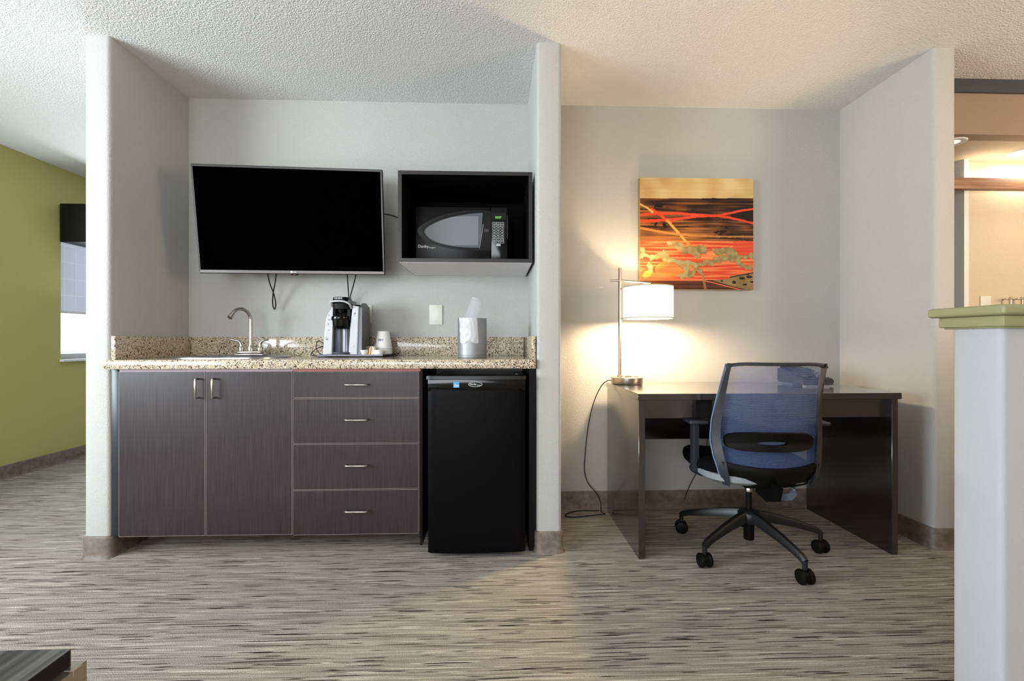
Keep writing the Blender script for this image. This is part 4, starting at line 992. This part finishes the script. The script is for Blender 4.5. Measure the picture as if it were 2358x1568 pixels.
bm = B(); add_tube(bm, co, .0022, 5); add_tube(bm, [(1.795, 2.62, DZ+.05), (1.815, 2.60, DZ+.035), (1.80, 2.54, DZ+.008)], .006, 8, smooth=5)
finish('coiled_cord', bm, M['cord'], ph_)
cable('phone_cable', pth([(1640, 940, 2.84), (1629, 1010, 2.85), (1627, 1040, 2.85), (1618, 1065, 2.85), (1600, 1095, 2.845), (1585, 1125, 2.84), (1576, 1150, 2.835)]), .0022, 'thin black cable hanging on the wall behind the desk')
bm = B(); k = at(1385, 661, YB); add_box(bm, k[0]-.014, k[0]+.010, YB-.004, YB, k[2]-.0015, k[2]+.0015, bev=.001, seg=1)
o = finish('wall_scuff', bm, M['whitetrim']); tag(o, 'tiny pale plaster nick on the wall left of the lamp', 'nick'); recentre(o, tuple(k))

# ------------------------------------------------------------------ office chair
CX, CYc = 1.231, 2.267; CA = -math.radians(6)
ch = thing('office_chair', 'blue mesh-back office chair on casters pulled up to the desk, seen from behind', 'chair', (CX, CYc, 0))
RC = Matrix.Rotation(CA, 4, 'Z')
def CW(x, y, z): v = RC @ Vector((x, y, z)); return Vector((v.x+CX, v.y+CYc, v.z))
def lin(x, T):
    for (a, va), (b, vb) in zip(T, T[1:]):
        if x <= b: t = max(0, (x-a)/(b-a)); t = t*t*(3-2*t); return va+(vb-va)*t
    return T[-1][1]
HWT = [(.37, .19), (.44, .212), (.50, .228), (.58, .236), (.66, .232), (.78, .216), (.92, .203)]
YT = [(.37, -.255), (.45, -.262), (.56, -.232), (.66, -.240), (.78, -.272), (.92, -.335)]
def lerpT(x, T):
    for (a, va), (b, vb) in zip(T, T[1:]):
        if x <= b: t = max(0, (x-a)/(b-a)); return va+(vb-va)*t
    return T[-1][1]
def bs(s, z, off=0):   # point of the back surface; off > 0 is toward the seat
    z_ = z
    x = s*lerpT(z_, HWT); y = lerpT(z_, YT)+.055*s*s+off
    return CW(x, y, z_)
def surf(bm, s0, s1, zf0, zf1, off, ns=24, nz=24, uv=False):
    L = bm.loops.layers.uv.verify() if uv else None; G = []
    for j in range(nz+1):
        row = []
        for i in range(ns+1):
            s = s0+(s1-s0)*i/ns; z0 = zf0(s); z1 = zf1(s); z = z0+(z1-z0)*j/nz; row.append((bm.verts.new(bs(s, z, off)), (s*.45, z)))
        G.append(row)
    for j in range(nz):
        for i in range(ns):
            q = (G[j][i], G[j][i+1], G[j+1][i+1], G[j+1][i]); f = bm.faces.new([a[0] for a in q])
            if uv:
                for l, a in zip(f.loops, q): l[L].uv = (a[1][0]*6, a[1][1]*6)
    return G
bm = B(); surf(bm, -.95, .95, lambda s: .455+.02*s*s, lambda s: .905, .012, uv=True); finish('mesh_back', bm, M['mesh'], ch, ang=80)
# side rails + top rail + bottom as one frame
bm = B()
for s in (-1, 1):
    zs_ = [.375, .40, .43, .47, .52, .58, .64, .70, .76, .82, .87, .905, .918]
    wd = [.030, .040, .046, .050, .050, .048, .044, .038, .032, .026, .020, .018, .016]
    rings = []
    for z, w1 in zip(zs_, wd):
        xo = lerpT(z, HWT); x1_ = s*xo; xi = s*(xo-w1*.60); y0 = lerpT(z, YT)+.055; y1 = lerpT(z, YT)+.055*((xo-w1*.6)/xo)**2
        rings.append([bm.verts.new(CW(*p)) for p in ((x1_, y0+.018, z), (x1_+s*.003, y0-.004, z), (xi, y1-.016, z), (xi, y1+.002, z), (x1_-s*.012, y0+.014, z))])
    for A, C in zip(rings, rings[1:]):
        for j in range(5): bm.faces.new((A[j], A[(j+1) % 5], C[(j+1) % 5], C[j]))
    bm.faces.new(rings[0]); bm.faces.new(rings[-1][::-1])
add_sweep(bm, [bs(s, .915-.012*abs(s)**8, .004) for s in [-1.0+2.0*i/20 for i in range(21)]], [(-.011, -.007), (.011, -.007), (.012, .002), (.006, .008), (-.006, .008), (-.012, .002)])
finish('back_frame', bm, M['chairframe'], ch)
bm = B(); add_tube(bm, [CW(-lerpT(z, HWT)-.002, lerpT(z, YT)+.055+.016, z) for z in [.385+i*.53/24 for i in range(25)]], .003, 6); finish('piping', bm, M['piping'], ch)
# lower cover
def cover(bm, off0, off1):
    ns, nz = 20, 8; layers = []
    for off in (off0, off1):
        G = []
        for j in range(nz+1):
            row = []
            for i in range(ns+1):
                s = -.93+1.86*i/ns; zt_ = .462+.022*s*s; zb_ = .375+.005*s*s+.0*abs(s); z = zb_+(zt_-zb_)*j/nz
                p = CW(s*lerpT(max(z, .40), HWT)*(1-.10*(1-j/nz)), lerpT(z, YT)+.055*s*s+off+.03*(1-j/nz)**2, z); row.append(bm.verts.new(p))
            G.append(row)
        layers.append(G)
    for G in layers:
        for j in range(nz):
            for i in range(ns): bm.faces.new((G[j][i], G[j][i+1], G[j+1][i+1], G[j+1][i]))
    A, C = layers
    for i in range(ns): bm.faces.new((A[0][i], A[0][i+1], C[0][i+1], C[0][i])); bm.faces.new((A[nz][i], A[nz][i+1], C[nz][i+1], C[nz][i]))
    for j in range(nz): bm.faces.new((A[j][0], A[j+1][0], C[j+1][0], C[j][0])); bm.faces.new((A[j][ns], A[j+1][ns], C[j+1][ns], C[j][ns]))
bm = B(); cover(bm, -.014, .010); finish('lower_cover', bm, M['chairblack'], ch)
# lumbar pad with a slot
def mapring(rx, rz, cz_, off, n=48, p=.6, sl=0):
    return [bs(rx*math.copysign(abs(math.cos(t))**p, math.cos(t)), cz_+rz*math.copysign(abs(math.sin(t))**p, math.sin(t)) + sl*abs(math.cos(t))**2, off) for t in [2*PI*i/n for i in range(n)]]
bm = B(); R4 = [[bm.verts.new(q) for q in mapring(rx, rz, z, off, p=pp)] for rx, rz, z, off, pp in ((.80, .040, .572, -.012, .55), (.82, .043, .572, 0.0, .55), (.80, .040, .572, .009, .55), (.27, .009, .567, .009, .8), (.27, .009, .567, -.012, .8))]
for i in range(5):
    A, C = R4[i], R4[(i+1) % 5]
    for j in range(48): bm.faces.new((A[j], A[(j+1) % 48], C[(j+1) % 48], C[j]))
finish('lumbar_support', bm, M['chairblack'], ch)
# seat
def superpan(bm, cx, cy, rx, ry, prof, n=44, p=.62):
    R5 = []
    for k, z in prof: R5.append([bm.verts.new(CW(cx+k*rx*math.copysign(abs(math.cos(t))**p, math.cos(t)), cy+k*ry*math.copysign(abs(math.sin(t))**p, math.sin(t)), z-(.02*max(0, math.sin(t))**4 if z > .42 else 0))) for t in [2*PI*i/n for i in range(n)]])
    for A, C in zip(R5, R5[1:]):
        for i in range(n): bm.faces.new((A[i], A[(i+1) % n], C[(i+1) % n], C[i]))
    bm.faces.new(R5[0][::-1]); bm.faces.new(R5[-1])
bm = B(); superpan(bm, -.012, .045, .262, .262, [(.90, .402), (.98, .408), (1.0, .428), (.985, .448), (.93, .460), (.7, .464), (.3, .460)]); finish('seat_cushion', bm, M['cushion'], ch)
bm = B(); superpan(bm, -.022, -.040, .240, .205, [(.70, .372), (.92, .378), (1.0, .392), (1.01, .412), (.99, .418)], p=.7); finish('seat_shell', bm, M['chairgrey'], ch)
bm = B(); v = add_box(bm, -.07, .07, -.13, .14, .335, .374, bev=.01); 
for q in bm.verts: q.co = CW(*q.co)
add_sweep(bm, [CW(0, -.10, .355), CW(0, -.20, .345), CW(0, -.262, .365), CW(0, -.268, .40)], rect(.085, .018), up=(1, 0, 0)); finish('mechanism', bm, M['chairblack'], ch)
bm = B(); add_sweep(bm, smooth_path([CW(.03, -.13, .352), CW(.045, -.19, .335), CW(.07, -.225, .333), CW(.088, -.232, .350), CW(.09, -.232, .376)], 4), rect(.012, .030)); finish('lever', bm, M['chairlever'], ch)
for s in (-1, 1):
    bm = B()
    add_sweep(bm, [CW(s*.272, -.045, .400), CW(s*.272, -.045, .625)], [(-.013, -.024), (.008, -.024), (.013, -.016), (.013, .016), (.008, .024), (-.013, .024)], up=(0, 1, 0))
    add_sweep(bm, smooth_path([CW(s*.272, -.045, .412), CW(s*.262, -.04, .385), CW(s*.22, -.03, .374), CW(s*.06, 0, .362)], 5), rect(.05, .014)); ar = finish('armrest', bm, M['chairframe'], ch)
    bm = B(); v = add_box(bm, s*.272-.042, s*.272+.042, -.12, .11, .625, .643, bev=.006, seg=3)
    for q in bm.verts: q.co = CW(*q.co)
    finish('arm_pad', bm, M['chairframe'], ar)
# column
bm = B(); add_lathe(bm, [(0, .055), (.022, .055), (.024, .06), (.024, .19), (.013, .20), (.013, .30), (0, .30)], CX, CYc, 20); gc = finish('gas_column', bm, M['chairblack'], ch)
bm = B(); add_lathe(bm, [(.014, .285), (.020, .287), (.020, .300), (.015, .312), (.022, .318), (.022, .338), (0, .338)], CX, CYc, 20); finish('collar', bm, M['chrome'], gc)
bm = B(); add_lathe(bm, [(.024, .135), (.045, .140), (.052, .155), (.050, .185), (.040, .197), (.014, .203)], CX, CYc, 30); finish('hub', bm, M['chairbase'], ch)
RB = .33
for k in range(5):
    an = math.radians(-79+72*k); D = Vector((math.cos(an), math.sin(an), 0)); O = Vector((CX, CYc, 0))
    bm = B(); pr = [(.035, .172, .042, .048), (.10, .163, .038, .042), (.20, .142, .034, .034), (.28, .120, .030, .028), (.315, .108, .030, .026), (.333, .095, .028, .022)]
    secs = [[(-w*.5, -h*.5), (w*.5, -h*.5), (w*.5, h*.12), (w*.26, h*.5), (-w*.26, h*.5), (-w*.5, h*.12)] for r_, z, w, h in pr]
    add_sweep(bm, [O+D*r_+Vector((0, 0, z)) for r_, z, w, h in pr], secs)
    add_tube(bm, [O+D*RB+Vector((0, 0, .098)), O+D*RB+Vector((0, 0, .062))], .0105, 10)
    lg = finish('leg', bm, M['chairbase'], ch)
    # caster swivelled so the twin wheels roll left-right
    ca = math.radians({0: 2, 1: 12, 2: 40, 3: 75, 4: 4}[k]); ax = Vector((math.cos(ca), math.sin(ca), 0)); P0 = O+D*RB+Vector((0, .0, .0315))
    bm = B()
    for s in (-1, 1):
        mt_ = Matrix.Translation(P0+ax*s*.018) @ ax.to_track_quat('Z', 'Y').to_matrix().to_4x4()
        add_lathe(bm, [(0, -.010), (.024, -.010), (.0295, -.008), (.0315, -.003), (.0315, .003), (.0295, .008), (.024, .010), (0, .010)], 0, 0, 26, mtx=mt_)
    cs = finish('caster', bm, M['chairblack'], lg)
    bm = B(); mt_ = Matrix.Translation(P0) @ ax.to_track_quat('Z', 'Y').to_matrix().to_4x4()
    add_lathe(bm, [(0, -.0078), (.025, -.0078), (.026, 0), (.025, .0078), (0, .0078)], 0, 0, 20, mtx=mt_)
    add_tube(bm, [P0+Vector((0, 0, .018)), P0+Vector((0, 0, .040))], .010, 10); finish('caster_hood', bm, M['chairblack'], cs)

# ------------------------------------------------------------------ low table at the lower left
tb = thing('side_table', 'dark striped low table top with champagne metal frame in the bottom left corner', 'table', (-1.15, .50, 0))
tz1 = .45
k = at(163, 1494, 1); s_ = (tz1-HC)/(k[2]-HC); tx, ty = k[0]*s_, k[1]*s_
finish('tabletop', boxes((tx-.75, tx, ty-.75, ty, tz1-.0015, tz1)), M['tabletop'], tb)
finish('edge', boxes((tx-.75, tx, ty-.75, ty, tz1-.031, tz1-.0016)), M['black'], tb)
fx, fy = tx+.016, ty+.016
bm = B(); fz1, fz0 = tz1-.0315, tz1-.062
for b_ in ((tx-.766, fx, fy-.03, fy), (tx-.766, fx, ty-.766, ty-.736), (fx-.03, fx, ty-.736, fy-.03), (tx-.766, tx-.736, ty-.736, fy-.03)): add_box(bm, *b_, fz0, fz1, bev=.001, seg=1)
finish('frame', bm, M['brass'], tb)
for a_ in (fx-.03, tx-.766):
    for b_ in (fy-.03, ty-.766): finish('leg', boxes((a_, a_+.03, b_, b_+.03, 0, fz0), bev=.001, seg=1), M['brass'], tb)

# ------------------------------------------------------------------ vanity side fittings
bmz = at(0, 413, 2.79)[2], at(0, 440, 2.79)[2]
o = finish('wooden_beam', boxes((XN1+.001, 4.7, 2.76, 2.80, 1.925, 1.992), bev=.002), M['beam']); tag(o, 'brown wooden light beam across the cream vanity alcove at right', 'beam'); recentre(o, (XN1, 2.76, 1.925))
for (px, py, lb_) in ((2188, 328, 'recessed round ceiling light at the left of the lowered alcove ceiling'), (2356, 350, 'recessed round ceiling light at the right edge of the alcove ceiling')):
    x, y, v = ray(px, py); t = (2.144-HC)/v; X, Y = x*t, y*t
    r_ = thing('recessed_light', lb_, 'ceiling light', (X, Y, 2.144), 'recessed lights in the alcove ceiling')
    bm = B(); add_lathe(bm, [(.045, 2.140), (.07, 2.138), (.075, 2.143), (.075, 2.1438)], X, Y, 28); finish('trim_ring', bm, M['whitetrim'], r_)
    bm = B(); add_lathe(bm, [(0, 2.1415), (.046, 2.1415), (.046, 2.1435)], X, Y, 28); finish('lens', bm, mat('downlight_lens', c(250, 235, 210), .4, emit=(1, .88, .68, 1), es=1.0), r_)
a = at(2256, 682, YB); b = at(2280, 706, YB); o = finish('wall_outlet', boxes((a[0], b[0], YB-.006, YB-.0005, b[2]-.04, a[2]), bev=.002), M['almond']); tag(o, 'cream outlet plate low on the vanity wall above the green ledge', 'outlet'); recentre(o, (a[0], YB, b[2]))
for px, lb_ in ((2308, 'left of two chrome hooks on the cream wall above the green ledge'), (2334, 'right of two chrome hooks on the cream wall above the green ledge')):
    k = at(px, 690, YB); bm = B(); add_box(bm, k[0]-.004, k[0]+.004, YB-.05, YB-.0005, k[2]-.004, k[2]+.004, bev=.002); add_box(bm, k[0]-.035, k[0]+.004, YB-.056, YB-.044, k[2]-.003, k[2]+.006, bev=.002); add_box(bm, k[0]-.002, k[0]+.010, YB-.052, YB-.040, k[2]-.09, k[2]+.014, bev=.002)
    o = finish('wall_hook', bm, M['chrome']); tag(o, lb_, 'hook', 'chrome hooks on the vanity wall'); recentre(o, tuple(k))
